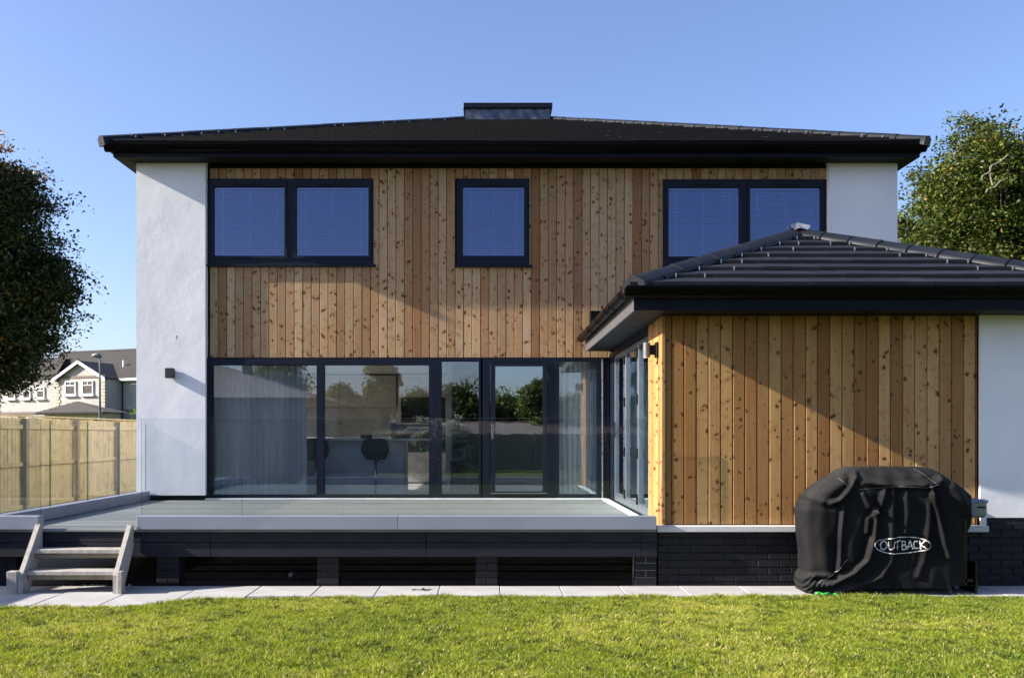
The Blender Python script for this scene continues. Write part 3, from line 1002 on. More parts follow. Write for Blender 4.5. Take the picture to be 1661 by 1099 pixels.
b.add(vs, [(0, i, i+1) for i in range(1, 10)]+[(0, 10, 1)])
b.build('lead_saddle', plain('bright_lead', (.24,.25,.27), .35, .5, .2, 12, .5, 20), roof2)
c = MB()
for i in range(1, N_R):
    t_ = i*GA
    for sgn, xx in ((1, QX0), (-1, QX1)):
        for dx in (.20, .42 + .07*(i % 3)):
            x = xx + sgn*(t_+dx)
            if (x-QCX)*sgn > 0: continue
            y = QY0+t_-.006; z = QZ0+t_*QP+.045
            c.box(x-.005, x+.005, y-.008, y+.02, z+.002, z+.010); c.box(x-.005, x+.005, y-.010, y-.003, z-.03, z+.008)
c.build('tile_clips', CLIP, roof2, kind='stuff')
# extension eaves
GX0, GY0 = 1.416, 9.0
f = MB()
f.box(GX0, QX1-.04, GY0-.02, GY0, ZSE-.004, 2.95)
f.box(QX1-.06, QX1-.04, GY0, YM-.02, ZSE-.004, 2.95)
f.build('wing_fascia', FASCIA, house)
f = MB()
f.box(GX0, GX0+.02, GY0+.001, YM-.07, ZSE-.004, 2.945)
f.build('wing_side_fascia', plain('sunlit_fascia_board', (.075, .075, .08), .45), house)  # sunlight on this side put into the colour, paler than the front fascia
f = MB()
f.box(GX0+.02, QX1-.06, GY0, YE-.001, ZSE, ZSE+.012)
f.box(GX0+.02, CX0+.2, YE, YM-.07, ZSE, ZSE+.010)
f.build('wing_soffit', SOFFIT, house)
g = MB()
gutter_run(g, (GX0-.09, GY0-.021, 2.955), (QX1+.06, GY0-.021, 2.955), (0,-1,0), .105, .105)
# half-round side gutter
nseg = 14
def half_round(mb, y0, y1, r, xc, zc):
    ang = [math.radians(a) for a in np.linspace(178, 362, nseg)]
    vs = [(xc+r*math.cos(a), y0, zc+r*math.sin(a)) for a in ang] + [(xc+r*math.cos(a), y1, zc+r*math.sin(a)) for a in ang]
    vs += [(xc+(r-.005)*math.cos(a), y0, zc+(r-.005)*math.sin(a)) for a in ang] + [(xc+(r-.005)*math.cos(a), y1, zc+(r-.005)*math.sin(a)) for a in ang]
    n = nseg
    fs = [(i, i+1, n+i+1, n+i) for i in range(n-1)] + [(2*n+i, 3*n+i, 3*n+i+1, 2*n+i+1) for i in range(n-1)]
    fs += [(i, 2*n+i, 2*n+i+1, i+1) for i in range(n-1)] + [(n+i, n+i+1, 3*n+i+1, 3*n+i) for i in range(n-1)]
    fs += [(0, n, 3*n, 2*n), (n-1, 3*n-1, 4*n-1, 2*n-1)]
    mb.add(vs, fs)
gxc, gzc, grr = GX0-.068, 2.93, .062
half_round(g, GY0-.06, YM-.06, grr, gxc, gzc)
ng = nseg
ang = [math.radians(a) for a in np.linspace(178, 362, nseg)]
g.add([(gxc+grr*math.cos(a), YM-.06, gzc+grr*math.sin(a)) for a in ang], [tuple(range(nseg))])
gt2 = g.build('wing_gutter', GUTTER, house)
for y in (9.15, 9.95, 10.3, 11.2, 12.1, 13.0, 13.35):
    g = MB(); half_round(g, y, y+.03, grr+.006, gxc, gzc+.001); g.build('gutter_bracket', GUTTER, gt2)
g = MB(); g.cbox(GX0-.02, GX0+.12, YM-.09, YM-.012, 2.95, 3.31, .006) if False else g.cbox(1.475, 1.63, YM-.11, YM-.006, 3.15, 3.32, .006)
g.tube([(1.55, YM-.07, 3.15),(1.55, YM-.07, 3.0)], .034)
g.build('hopper', GUTTER, house)

# ------------------------------------------------------------------ deck
deck = empty('timber_deck', (-1.6, 9.3, 0))
tag(deck, 'raised grey deck on black brick piers in front of the ground floor windows', 'deck')
DY0 = 9.30
DX0, DX1 = -5.02, 1.68
y = DY0-.012; i = 0
while y < YG-.06:
    y1 = min(y+.138, YG-.048)
    x1_ = DX1 if y < 9.5 else 1.655
    me = MB().cbox(DX0 + .0, x1_, y, y1-.006, .551, .575, .004)
    me.build('deck_board', DECK, deck, origin=((DX0+DX1)/2, y, .56))
    y += .1405; i += 1
# front beams, two courses
seams = [-6.6, wx(0)-.6, (342-792)/161., (692-792)/161., (1041-792)/161., (1066-792)/161.]
zb = [(.297, .442), (.445, .548)]
for k in range(len(seams)-1):
    a, b_ = seams[k]+.002, seams[k+1]-.002
    if k == 0: continue
    for (za, zc_) in zb:
        MB().cbox(a, b_, DY0+.005, DY0+.05, za, zc_+(.0 if zc_ < .5 else 0), .004).build('beam', BEAM, deck, origin=(a, DY0, za))
MB().box(DX0+.05, 1.68, DY0-.004, DY0+.03, .541, .550).build('nosing', BEAM, deck)
w = MB()
for yy in np.arange(9.8, 13.4, .6): w.box(DX0+.05, 1.66, yy, yy+.05, .40, .549)
for xx in (DX0+.02,): w.box(xx, xx+.045, DY0+.06, 13.4, .30, .549)
w.build('joist', TRIM, deck)
w = MB(); w.box(XL, 1.72, 13.40, 13.425, -.03, .40); w.build('back_wall', TRIM, deck)
for k, pxr in enumerate([(253,290),(514,549),(772,807),(1030.5,1065.5),(-8,25)]):
    a, b_ = (pxr[0]-792)/160.5, (pxr[1]-792)/160.5
    pm = MB().box(a+.006, b_-.006, DY0+.066, DY0+.26, -.03, .290)
    pier = pm.build('brick_pier', MORTAR if k != 3 else WHITE_TRACE, deck, origin=((a+b_)/2, DY0+.1, 0))
    for j in range(5):
        z = -.062 + j*.0735
        h = .0655
        z0_ = max(z, -.02)
        if (j+k) % 2: 
            mid = (a+b_)/2
            brick(pier, a, mid-.005, DY0+.058, z0_, h-(z0_-z)); brick(pier, mid+.005, b_, DY0+.058, z0_, h-(z0_-z))
        else: brick(pier, a, b_, DY0+.058, z0_, h-(z0_-z))
# kerb / glass channel + balustrade (one thing)
bal = empty('glass_balustrade', (-1, 9.3, .575))
tag(bal, 'clear frameless glass balustrade in a grey metal channel round the edge of the deck', 'balustrade')
ZK = .712
X_ST0, X_ST1 = (62-792)/162., (222-792)/162.
def channel(x0, x1, y0, y1):
    MB().cbox(x0, x1, y0, y1, .578, ZK, .004).build('channel', KERB, bal, origin=((x0+x1)/2, (y0+y1)/2, .6))
channel((-120-792)/162., X_ST0, DY0-.045, DY0+.075)
seg = (645-792)/162.
channel(X_ST1, seg-.001, DY0-.045, DY0+.075)
channel(seg+.001, (1065-792)/162., DY0-.045, DY0+.075)
channel(-5.03, -4.90, DY0+.08, YP-.01)
_r = NT('glass_rim_bright')  # pale top rim imitates light refracted along the glass edge
_t = _r.n('ShaderNodeBsdfTransparent'); _t.inputs[0].default_value = (.9,.95,.95,1)
_d = _r.n('ShaderNodeBsdfTranslucent'); _d.inputs[0].default_value = (.75,.85,.85,1)
_m = _r.n('ShaderNodeMixShader'); _m.inputs[0].default_value = .42
_r.l(_t.outputs[0], _m.inputs[1]); _r.l(_d.outputs[0], _m.inputs[2]); RIMM = _r.done(_m.outputs[0])
ZGT = 1.53+26/161.5
GXs = np.linspace((227-792)/161.5, (1050-792)/161.5, 6)
def glass(p0, p1):
    (x0,y0),(x1,y1) = p0, p1
    g = MB(); t = .005
    if abs(y1-y0) < 1e-6: g.box(x0, x1, y0-t, y0+t, ZK-.02, ZGT)
    else: g.box(x0-t, x0+t, y0, y1, ZK-.02, ZGT)
    # material: big faces clear, upright rims green, top rim pale for the light line
    me_m = []
    for f_ in g.f:
        vs = [Vector(g.v[i]) for i in f_]
        nrm = (vs[1]-vs[0]).cross(vs[2]-vs[0]).normalized()
        big = abs(nrm.y) > .9 if abs(y1-y0) < 1e-6 else abs(nrm.x) > .9
        me_m.append(0 if big else (2 if abs(nrm.z) > .9 else 1))
    g.m = me_m
    g.build('glass_panel', [GLASS_BAL, GLASS_EDGE, RIMM], bal, origin=((x0+x1)/2, (y0+y1)/2, ZK))
yg = DY0+.015
for a, b_ in zip(GXs[:-1], GXs[1:]): glass((a+.004, yg), (b_-.004, yg))
glass((-4.965+.01, yg), (X_ST0-.0, yg))
for a, b_ in ((9.40,10.47),(10.49,11.45),(11.47,12.42),(12.44,13.40)): glass((-4.965, a), (-4.965, b_))

# steps --------------------------------------------------------------------
st = empty('garden_steps', (-4.07, 9.0, 0))
tag(st, 'short flight of weathered timber steps leading up to the left end of the deck', 'steps')
def stringer(xc):
    # sloped board in the YZ plane
    poly = [(8.86, .02), (9.00, .02), (9.285, .50), (9.285, .635), (9.235, .645), (8.86, .17)]
    poly = [(8.90, .10), (9.02, .0), (9.29, .0), (9.29, .625), (9.23, .638), (8.90, .17)] if False else [(8.885,.0),(9.03,.0),(9.292,.40),(9.292,.625),(9.24,.635),(8.885,.175)]
    m = MB(); m.prism(poly, 'x', xc-.0225, xc+.0225)
    m.build('stringer', STEPWOOD, st, origin=(xc, 9.0, 0))
stringer(-4.50); stringer(-3.585)
for xc in (-4.578, -3.655+.02):
    pass
MB().cbox(-4.62, -4.525, 8.865, 8.955, -.003, .215, .005).build('foot_post', STEPWOOD, st, origin=(-4.57, 8.9, .1))
MB().cbox(-3.56, -3.515, 8.865, 8.955, -.003, .215, .005).build('foot_post', STEPWOOD, st, origin=(-3.54, 8.9, .1))
def tread(z, y0, y1):
    MB().cbox(-4.476, -3.609, y0, y1, z-.040, z, .004).build('tread', STEPWOOD, st, origin=(-4.04, y0, z))
    MB().cbox(-4.474, -3.611, y0+.03, y0+.065, z-.088, z-.042, .003).build('cleat', FENCE_P, st, origin=(-4.04, y0, z))
tread(.400, 9.09, 9.27)
tread(.208, 8.945, 9.14)
b = MB()
for xc in (-4.50, -3.585): b.tube([(xc, 9.246, .618), (xc, 9.235, .632)], .005, 6)
b.build('screw', TRIM, st)

# ------------------------------------------------------------------ lamps
lm = empty('wall_lamp', (-4.66, YP, 2.40))
tag(lm, 'small black box wall lamp on the white rendered corner left of the windows', 'wall lamp')
b = MB(); X0, Z1 = pt(270,597,1500/13.36); X1, Z0 = pt(283,613,1500/13.36)
b.cbox(X0, X1, YP-.115, YP-.012, Z0, Z1, .006); b.build('lamp_body', plain('black_lamp_metal', (.02,.02,.024), .4), lm)
b = MB(); b.cbox(X0+.02, X1-.02, YP-.012, YP-.001, Z0+.02, Z1-.02, .002); b.build('back_plate', TRIM, lm)
b = MB(); b.box(X0+.012, X1-.012, YP-.10, YP-.025, Z0-.003, Z0-.0005); b.build('lens', plain('frosted_lens', (.6,.6,.58), .3), lm)
lm = empty('wall_lamp', (CX0, 9.66, 2.4))
tag(lm, 'silver cylinder wall lamp on the sunlit timber side of the wing', 'wall lamp')
SIL = plain('brushed_silver', (.17,.16,.165), .4, .5)
b = MB(); b.tube([(1.655, 9.66, 2.335), (1.655, 9.66, 2.485)], .038, 24); b.build('lamp_body', SIL, lm, smooth=False)
b = MB(); b.cbox(1.69, 1.745, 9.63, 9.69, 2.36, 2.46, .004); b.cbox(1.745, 1.7665, 9.60, 9.72, 2.33, 2.49, .004); b.build('bracket', TRIM, lm)
b = MB(); b.tube([(1.655, 9.66, 2.328), (1.655, 9.66, 2.335)], .033, 24); b.build('lens', plain('frosted_lens_warm', (.7,.6,.45), .3), lm)
b = MB(); b.cbox(-4.522, -4.517, YP-.002, YP+.004, 2.905, 2.965, .001)
tag(b.build('weep_vent', TRIM), 'tiny vertical metal slot in the white render above the black wall lamp', 'vent')

# ------------------------------------------------------------------ interior things
def curtain(x0, x1, y, label, pleats, axis='x', amp=.045):
    n = pleats*10; zs = [.60, 1.1, 1.6, 2.1, 2.62]
    vs = []; fs = []
    ph = [random.uniform(.7, 1.3) for _ in range(pleats+2)]
    for j, z in enumerate(zs):
        for i in range(n+1):
            t = i/n; k = t*pleats
            a = amp*ph[int(k)]*math.sin(2*math.pi*k) + .012*math.sin(5.3*k+j*.6)
            u = x0+(x1-x0)*t + .01*math.sin(j*1.3+k*.8)
            vs.append((u, y+a, z) if axis == 'x' else (y+a, u, z))
    for j in range(len(zs)-1):
        for i in range(n): fs.append((j*(n+1)+i, j*(n+1)+i+1, (j+1)*(n+1)+i+1, (j+1)*(n+1)+i))
    m = MB().add(vs, fs)
    return tag(m.build('curtain', CURTAIN, origin=((x0+x1)/2, y, .6) if axis == 'x' else (y, (x0+x1)/2, .6), smooth=True), label, 'curtain')
curtain(-4.13, -2.72, 13.86, 'wide pale curtain drawn across the leftmost ground floor window', 17)
curtain(.98, 1.62, 13.80, 'pale curtain behind the narrow corner window right of the glazed door', 8)
curtain(12.3, 13.2, CX0+.42, 'pale curtain inside the folding doors near the corner', 7, 'y')
curtain(10.4, 11.0, CX0+.42, 'pale curtain inside the folding doors nearest the timber wall', 6, 'y')

KITL = plain('pale_cabinet_front', (.50,.48,.45), .45)
KITW = plain('white_worktop', (.62,.62,.61), .25)
ISL = plain('grey_blue_island_panel', (.50,.54,.60), .5)
BLK = plain('black_glass', (.008,.008,.009), .12)
isl = empty('kitchen_island', (-2.3, 15.3, .575))
tag(isl, 'grey kitchen island with white worktop seen through the second window', 'kitchen island')
MB().cbox(-3.3, -1.36, 14.88, 15.7, .58, 1.425, .004).build('base', ISL, isl)
MB().cbox(-3.35, -.86, 14.70, 15.75, 1.428, 1.465, .004).build('worktop', KITW, isl)
tp = MB(); tp.tube([(-2.55,15.45,1.466),(-2.55,15.45,1.70),(-2.53,15.42,1.73),(-2.45,15.36,1.73),(-2.42,15.34,1.68)], .012)
tag(tp.build('kitchen_tap', CLIP), 'slim tap rising from the white worktop of the island', 'tap')
def kitchen():
    k = empty('kitchen_wall_units', (-2.5, 18.3, .575))
    tag(k, 'run of pale kitchen base and wall cabinets along the rear wall', 'kitchen units')
    for i in range(4):
        x = -4.05 + i*.56
        MB().cbox(x, x+.552, 18.24, 18.59, 2.07, 2.69, .003).build('wall_cabinet', KITL, k)
        MB().cbox(x, x+.552, 18.0, 18.59, .66, 1.44, .003).build('base_cabinet', KITL, k)
    MB().cbox(-4.08, -1.80, 17.97, 18.59, 1.442, 1.475, .003).build('worktop', KITW, k)
kitchen()
ov = empty('oven_tower', (-1.25, 18.2, .575))
tag(ov, 'tall cabinet with black built-in ovens beside the kitchen cabinets', 'oven')
MB().cbox(-1.76, -.75, 18.0, 18.59, .6, 2.69, .003).build('cabinet', KITL, ov)
MB().cbox(-1.70, -.80, 17.985, 17.999, 1.75, 2.25, .003).build('oven_door', BLK, ov)
MB().cbox(-1.70, -.80, 17.985, 17.999, 1.18, 1.72, .003).build('oven_door', BLK, ov)
MB().tube([(-1.6,17.95,1.66),(-.9,17.95,1.66)], .01).build('handle', CLIP, ov)
cm = MB().cbox(-1.62, -1.36, 15.3, 15.6, 1.466, 1.70, .02)
tag(cm.build('coffee_machine', BLK), 'black coffee machine standing on the island worktop', 'coffee machine')
pn = MB().tube([(-2.02,15.3,1.466),(-2.02,15.3,1.52)], [.09,.10], 16)
tag(pn.build('cooking_pot', BLK), 'small dark cooking pot on the island worktop', 'pot')
def stool(x, label):
    s = empty('bar_stool', (x, 14.45, .575))
    tag(s, label, 'bar stool', 'bar stools at the kitchen island')
    DF = BLKF
    # seat shell
    m = MB()
    n = 14; vs = []; fs = []
    for j, (z, w_, dy) in enumerate([(1.19,.155,-.12),(1.20,.19,-.17),(1.27,.225,-.19),(1.36,.215,-.20),(1.44,.19,-.205),(1.47,.16,-.20),(1.44,.18,-.175),(1.27,.20,-.15),(1.22,.18,-.02),(1.22,.16,.16)]):
        for i in range(n+1):
            u = -1+2*i/n
            vs.append((x+w_*u, 14.45+dy+(.13*abs(u)**2.2 if j < 8 else 0), z-(.02*abs(u)**4 if 2 < j < 7 else 0)))
    for j in range(9):
        for i in range(n): fs.append((j*(n+1)+i, j*(n+1)+i+1, (j+1)*(n+1)+i+1, (j+1)*(n+1)+i))
    m.add(vs, fs); m.tube([(x,14.45,1.13),(x,14.45,1.20)], [.15,.19], 20)
    m.build('seat', DF, s, smooth=True)
    MB().tube([(x,14.45,.60),(x,14.45,1.14)], .026, 14).build('pole', CLIP, s, smooth=True)
    MB().tube([(x,14.45,.578),(x,14.45,.592),(x,14.45,.60)], [.2,.2,.04], 28).build('base', CLIP, s)
    r = MB(); r.tube([(x-.15,14.35,.85),(x-.1,14.28,.85),(x+.1,14.28,.85),(x+.15,14.35,.85),(x,14.45,.85)], .011); r.build('footrest', CLIP, s)
    r = MB(); r.tube([(x+.02,14.45,1.13),(x+.13,14.42,1.08)], .007); r.build('lever', BLK, s)
BLKF = plain('black_fabric', (.015,.016,.02), .8)
stool((609-792)/103.8, 'black bar stool on a chrome pole, in the middle of the second window')
stool((512.5-792)/103.8, 'black bar stool on a chrome pole, partly behind the mullion beside the curtain')
ac = empty('high_chair', (-.42, 15.1, .575))
tag(ac, 'dark upright chair standing inside behind the narrow side window', 'chair')
b = MB(); b.cbox(-.62,-.24,14.95,15.35,1.02,1.12,.03); b.cbox(-.60,-.28,15.28,15.36,1.10,1.52,.03); b.build('seat', BLKF, ac)
b = MB()
for xx in (-.6,-.27):
    for yy in (14.98,15.32): b.tube([(xx,yy,.58),(xx*.98-.0,yy,1.04)], .018, 8)
b.build('leg', BLKF, ac)

# ------------------------------------------------------------------ fence
XF, ZFT = -8.0, 1.85
def fence():
    f = empty('timber_fence', (XF, 12, 0))
    tag(f, 'tall close boarded timber fence running back on the left of the deck', 'fence')
    near = MB()
    y = -12.0
    me = {}
    while y < 32:
        wdt = .114
        if 13.2 <= y < 22.0:
            dz = random.uniform(-.02, .012)
            if not me:
                me['b'] = MB().cbox(-.009, .009, -.056, .056, 0, 1.82, .003).mesh('board', FENCE_B)
            link('board', me['b'], f, (XF + random.choice((0, .007, .013)), y+.06, dz), rot=(random.uniform(-.004,.004), 0, 0))
        else:
            near.box(XF-.009, XF+.009, y, y+wdt, 0, 1.82)
        y += .1195
    near.build('boards', FENCE_B, f, kind='stuff')
    P = MB().cbox(-.05, .05, -.05, .05, 0, 1.80, .006).mesh('post', FENCE_P)
    y0 = 8*1500/757
    ys = [y0 + (i)*1.96 for i in range(-14, 9)]
    for y in ys: link('post', P, f, (XF+.062, y, 0))
    for a, b_ in zip(ys[:-1], ys[1:]):
        for z in (.25, .98, 1.62):
            if a < 11: continue
            MB().cbox(XF+.014, XF+.055, a+.052, b_-.052, z, z+.075, .005).build('rail', FENCE_B, f, origin=(XF+.03, a, z))
    MB().cbox(XF-.03, XF+.045, 11.0, 32, 1.832, 1.858, .004).build('capping', FENCE_B, f, origin=(XF, 12, 1.83))
    MB().cbox(XF-.03, XF+.045, -12.0, 10.998, 1.832, 1.858, .004).build('capping', FENCE_B, f, origin=(XF, 0, 1.83))
fence()

# ------------------------------------------------------------------ barbecue and its cover
SB = 1500/8.95
bb = empty('barbecue', (3.9, 9.05, 0))
tag(bb, 'barbecue on small wheels, hidden by a black cover with one metal side shelf showing', 'barbecue')
BX0, BX1 = (1300-792)/168., (1572-792)/168.
def bpt(px, py, s=168.): return (px-792)/s, 1.53+(704-py)/s
x0, z1 = bpt(1577,810); x1, z0 = bpt(1599,839)
GREY = plain('grey_enamel', (.17,.19,.17), .4, .1)
b = MB(); b.cbox(x0-.06, x1, 8.88, 9.22, z0, z1, .03); b.build('side_shelf', GREY, bb)
b = MB(); b.cbox(x0-.05, x1+.004, 8.875, 9.225, z1-.03, z1+.006, .012); b.build('shelf_trim', plain('blue_grey_trim', (.16,.18,.30), .3, .2), bb)
b = MB(); b.cbox(x0+.02, x1-.03, 8.868, 8.88, z1-.075, z1-.062, .003); b.build('shelf_handle', TRIM, bb)
b = MB()
for xx in (3.45, 4.55):
    for yy in (8.84, 9.22): b.cbox(xx, xx+.03, yy, yy+.03, .09, .85, .003)
b.cbox(3.4, 4.64, 8.84, 9.24, .12, .15, .004)
b.cbox(3.35, 4.45, 8.95, 9.20, .80, 1.0, .03)
b.build('frame', BLK, bb)
wh = MB()
wh.tube([(-.012,0,0),(.012,0,0)], .03, 20); wh.cbox(-.02,.02,-.008,.008,.01,.055,.003)
whm = wh.mesh('wheel', plain('dark_rubber', (.03,.03,.03), .6))
for xx, yy in ((3.565,8.86),(4.405,8.84),(3.565,9.2),(4.62,9.2)): link('wheel', whm, bb, (xx, yy, .031))
b = MB(); b.cbox(4.33,4.44,8.81,8.825,.16,.185,.004); b.build('badge', GREY, bb)
b = MB(); b.cbox(4.45,4.70,8.90,8.92,.075,.085,.003); b.cbox(4.68,4.70,8.88,9.2,.0,.3,.003); b.build('stand', BLK, bb)

# cover: shell of stacked rings, front displaced by folds traced from the photo
sil = [ # z, xleft(px), xright(px)
 (957,1298,1566),(945,1296,1568),(925,1303,1570),(900,1302,1571),(870,1299,1572),(845,1297,1575),(828,1295,1579),(815,1298,1581),
 (803,1306,1579),(792,1318,1567),(781,1334,1550),(772,1347,1537),(765,1357,1527),(760,1365,1518),(757.5,1374,1508),(757,1384,1498)]
folds = [ # polyline px, amplitude, width(px)
 ([(1372,762),(1358,785),(1330,806),(1322,860),(1330,900),(1335,935)], .016, 9),
 ([(1306,830),(1304,870),(1307,910),(1312,940)], .01, 10),
 ([(1360,820),(1356,860),(1354,905),(1352,922)], .030, 3.2),
 ([(1412,830),(1408,870),(1398,905),(1375,928),(1340,944),(1310,946)], .045, 4.5),
 ([(1440,795),(1437,850),(1436,905),(1420,935),(1390,952),(1350,958)], .024, 5),
 ([(1500,800),(1496,850),(1488,905),(1478,935)], .02, 5),
 ([(1500,790),(1512,840),(1520,880),(1527,900)], .04, 3.5),
 ([(1536,790),(1560,820),(1572,850)], .03, 8),
 ([(1390,800),(1400,818),(1412,828)], .03, 4),
 ([(1425,795),(1418,820),(1400,840),(1398,860)], .025, 4),
 ([(1378,770),(1392,780),(1450,788),(1508,784),(1520,776)], .028, 5),
 ([(1385,765),(1372,790),(1352,810),(1340,815)], .03, 4),
 ([(1460,800),(1462,830),(1458,860)], .016, 5),
 ([(1310,805),(1325,812),(1350,812),(1370,800)], .02, 5),
 ([(1300,938),(1320,930),(1340,930)], .02, 4),
]
def seg_d(px, py, a, b):
    ax, ay = a; bx_, by_ = b
    dx, dy = bx_-ax, by_-ay
    t = np.clip(((px-ax)*dx+(py-ay)*dy)/(dx*dx+dy*dy), 0, 1)
    return np.hypot(px-ax-t*dx, py-ay-t*dy)
def cover():
    NV, NU = 170, 620
    pys = np.linspace(958, 757, NV)
    sa = np.array(sil)[::-1]
    xl = np.interp(pys, sa[:,0], sa[:,1]) + 4; xr = np.interp(pys, sa[:,0], sa[:,2]) - 3
    verts = np.zeros((NV, NU, 3))
    yc = 9.03
    for j, py in enumerate(pys):
        z = 1.53+(704-py)/168.
        h = (958-py)/201.
        # half depth shrinks towards the top
        hd = .245 - .02*h - .13*max(0, (h-.86)/.14)**1.4
        cx = ((xl[j]+xr[j])/2-792)/168.; hw = (xr[j]-xl[j])/2/168.
        th = np.linspace(0, 2*np.pi, 6001)
        e = .42
        ct, s_ = np.cos(th), np.sin(th)
        X = cx + hw*np.sign(ct)*np.abs(ct)**e
        Y = yc + hd*np.sign(s_)*np.abs(s_)**e
        al = np.concatenate([[0], np.cumsum(np.hypot(np.diff(X), np.diff(Y)))])
        q_ = np.linspace(0, al[-1], NU+1)[:-1]
        X = np.interp(q_, al, X); Y = np.interp(q_, al, Y)
        pxs = 792+X*168.
        lift_ = np.interp(pxs, [1296,1340,1385,1500,1572], [0,0,.045,.055,.075])*max(0, 1-h*4)
        verts[j,:,0] = X; verts[j,:,1] = Y; verts[j,:,2] = max(z, .004) + lift_
    PX = 792 + verts[:,:,0]*168.; PY = np.repeat(pys[:,None], NU, 1)
    front = np.clip((yc - verts[:,:,1])/.2, 0, 1)
    D = np.zeros((NV, NU))
    FA = 1.0
    for poly, amp, wd in folds:
        d = np.full((NV, NU), 1e9)
        for a, b_ in zip(poly[:-1], poly[1:]): d = np.minimum(d, seg_d(PX, PY, a, b_))
        D += FA*(amp*np.exp(-(d/wd)**2) - amp*.25*np.exp(-((d-wd*1.8)/(wd*1.0))**2))
    # general wrinkles
    rs = np.random.default_rng(3)
    for _ in range(60):
        a = rs.uniform(-.5, .5) + (np.pi/2 if rs.random() < .25 else 0)
        fx = rs.uniform(.03, .16)
        D += rs.uniform(.0003, .0014)*np.sin((PX*np.cos(a)+PY*np.sin(a)*.5)*fx*1.5 + rs.uniform(0, 6) + 1.2*np.sin(PY*.03+rs.uniform(0,6)))
    # gathered bottom-left corner
    gl = np.exp(-((PX-1305)/22)**2 - ((PY-948)/12)**2)
    D += gl*.02*np.sin(PX*.9+PY*.7)
    top = np.clip((PY-757)/14, 0, 1)
    cyx = (np.array([ (l+r_)/2 for l, r_ in zip(xl, xr)])-792)/168.
    # push outward along approx normal
    nx = (verts[:,:,0]-cyx[:,None]); ny = (verts[:,:,1]-yc)
    nxn = np.clip(nx/ (np.abs(nx).max(axis=1)[:,None]+1e-6), -1, 1)**5
    nyn = np.sign(ny)*np.minimum(1, np.abs(ny)/.18)
    ln = np.sqrt(nxn**2+nyn**2)+1e-6
    verts[:,:,0] += D*nxn/ln*.5*top; verts[:,:,1] += D*nyn/ln*top
    V = verts.reshape(-1,3).tolist()
    i0 = len(V); topz = 1.53+(704-757)/168.+.008
    m = MB(); fs = []
    for j in range(NV-1):
        for i in range(NU):
            i2 = (i+1) % NU
            fs.append((j*NU+i, j*NU+i2, (j+1)*NU+i2, (j+1)*NU+i))
    V.append(((1440-792)/168., yc, topz))
    for i in range(NU): fs.append(((NV-1)*NU+i, (NV-1)*NU+(i+1) % NU, i0))
    m.add(V, fs)
    frx = []
    for k in range(NV):
        row = verts[k]; fr = row[row[:,1] < yc]; fr = fr[np.argsort(fr[:,0])]
        frx.append((fr[:,0], fr[:,1]))
    def FY(px, py):   # front surface Y at a photo point
        t = float(np.clip((958-py)/201*(NV-1), 0, NV-1.001)); k = int(t)
        q = (px-792)/168.
        a = np.interp(q, *frx[k]); b_ = np.interp(q, *frx[k+1])
        return float(a+(b_-a)*(t-k))
    return m, FY
def cover_mat():
    m = NT('black_cover_fabric')
    co = m.coord()
    n = m.noise(co, 3.5, 5); n2 = m.noise(co, 420, 2)
    c = m.mix(m.maprange(n, .4, .72), (.004,.004,.0045), (.010,.010,.0105))
    geo = m.n('ShaderNodeNewGeometry'); sep = m.n('ShaderNodeSeparateXYZ'); m.l(geo.outputs['Normal'], sep.inputs[0])
    dust = m.math('MULTIPLY', m.maprange(sep.outputs[2], .15, .9), m.maprange(m.noise(co, 9, 5, .65), .35, .75, .25, 1))
    c = m.mix(dust, c, (.034,.033,.032))
    return m.done(m.bsdf(c, .8, m.bump(m.math('ADD', m.math('MULTIPLY', n2, .25), m.noise(co, 26, 4)), .35, .006), 0, .2))
COVERM = cover_mat()
cvm, FY = cover()
cv = cvm.build('barbecue_cover', COVERM, origin=(3.9, 9.05, 0), smooth=True)
tag(cv, 'loose creased black fabric cover over the barbecue with a white oval logo', 'cover')
PRINT = plain('white_print', (.62,.62,.60), .6)
def stroke(m, pts, w):
    """flat ribbon following the cover surface, photo px coordinates"""
    P = []
    for a, b_ in zip(pts[:-1], pts[1:]):
        L = math.dist(a, b_); k = max(1, int(L/1.2))
        for i in range(k): P.append((a[0]+(b_[0]-a[0])*i/k, a[1]+(b_[1]-a[1])*i/k))
    P.append(pts[-1])
    vs = []
    for i, p in enumerate(P):
        q0 = P[max(0, i-1)]; q1 = P[min(len(P)-1, i+1)]
        dx, dy = q1[0]-q0[0], q1[1]-q0[1]; L = math.hypot(dx, dy)+1e-6
        wi = w*(.75+.35*math.sin(i*.9+p[0]))
        for s_ in (-1, 1):
            px, py = p[0]-dy/L*wi*s_, p[1]+dx/L*wi*s_
            y = min(FY(px+q_, py+r2_) for q_ in (-2,0,2) for r2_ in (-1.5,0,1.5)) - .005
            s = 168.
            vs.append(((px-792)/s, y, 1.53+(704-py)/s))
    m.add(vs, [(2*i, 2*i+1, 2*i+3, 2*i+2) for i in range(len(P)-1)])
lg = MB()
ell = [(1452+45.5*math.cos(t)+1.2*math.sin(2*t), 881-13*math.sin(t)+1.0*math.cos(3*t)) for t in np.linspace(0, 2*math.pi, 60)]
stroke(lg, ell, .8)
lw = 1.0
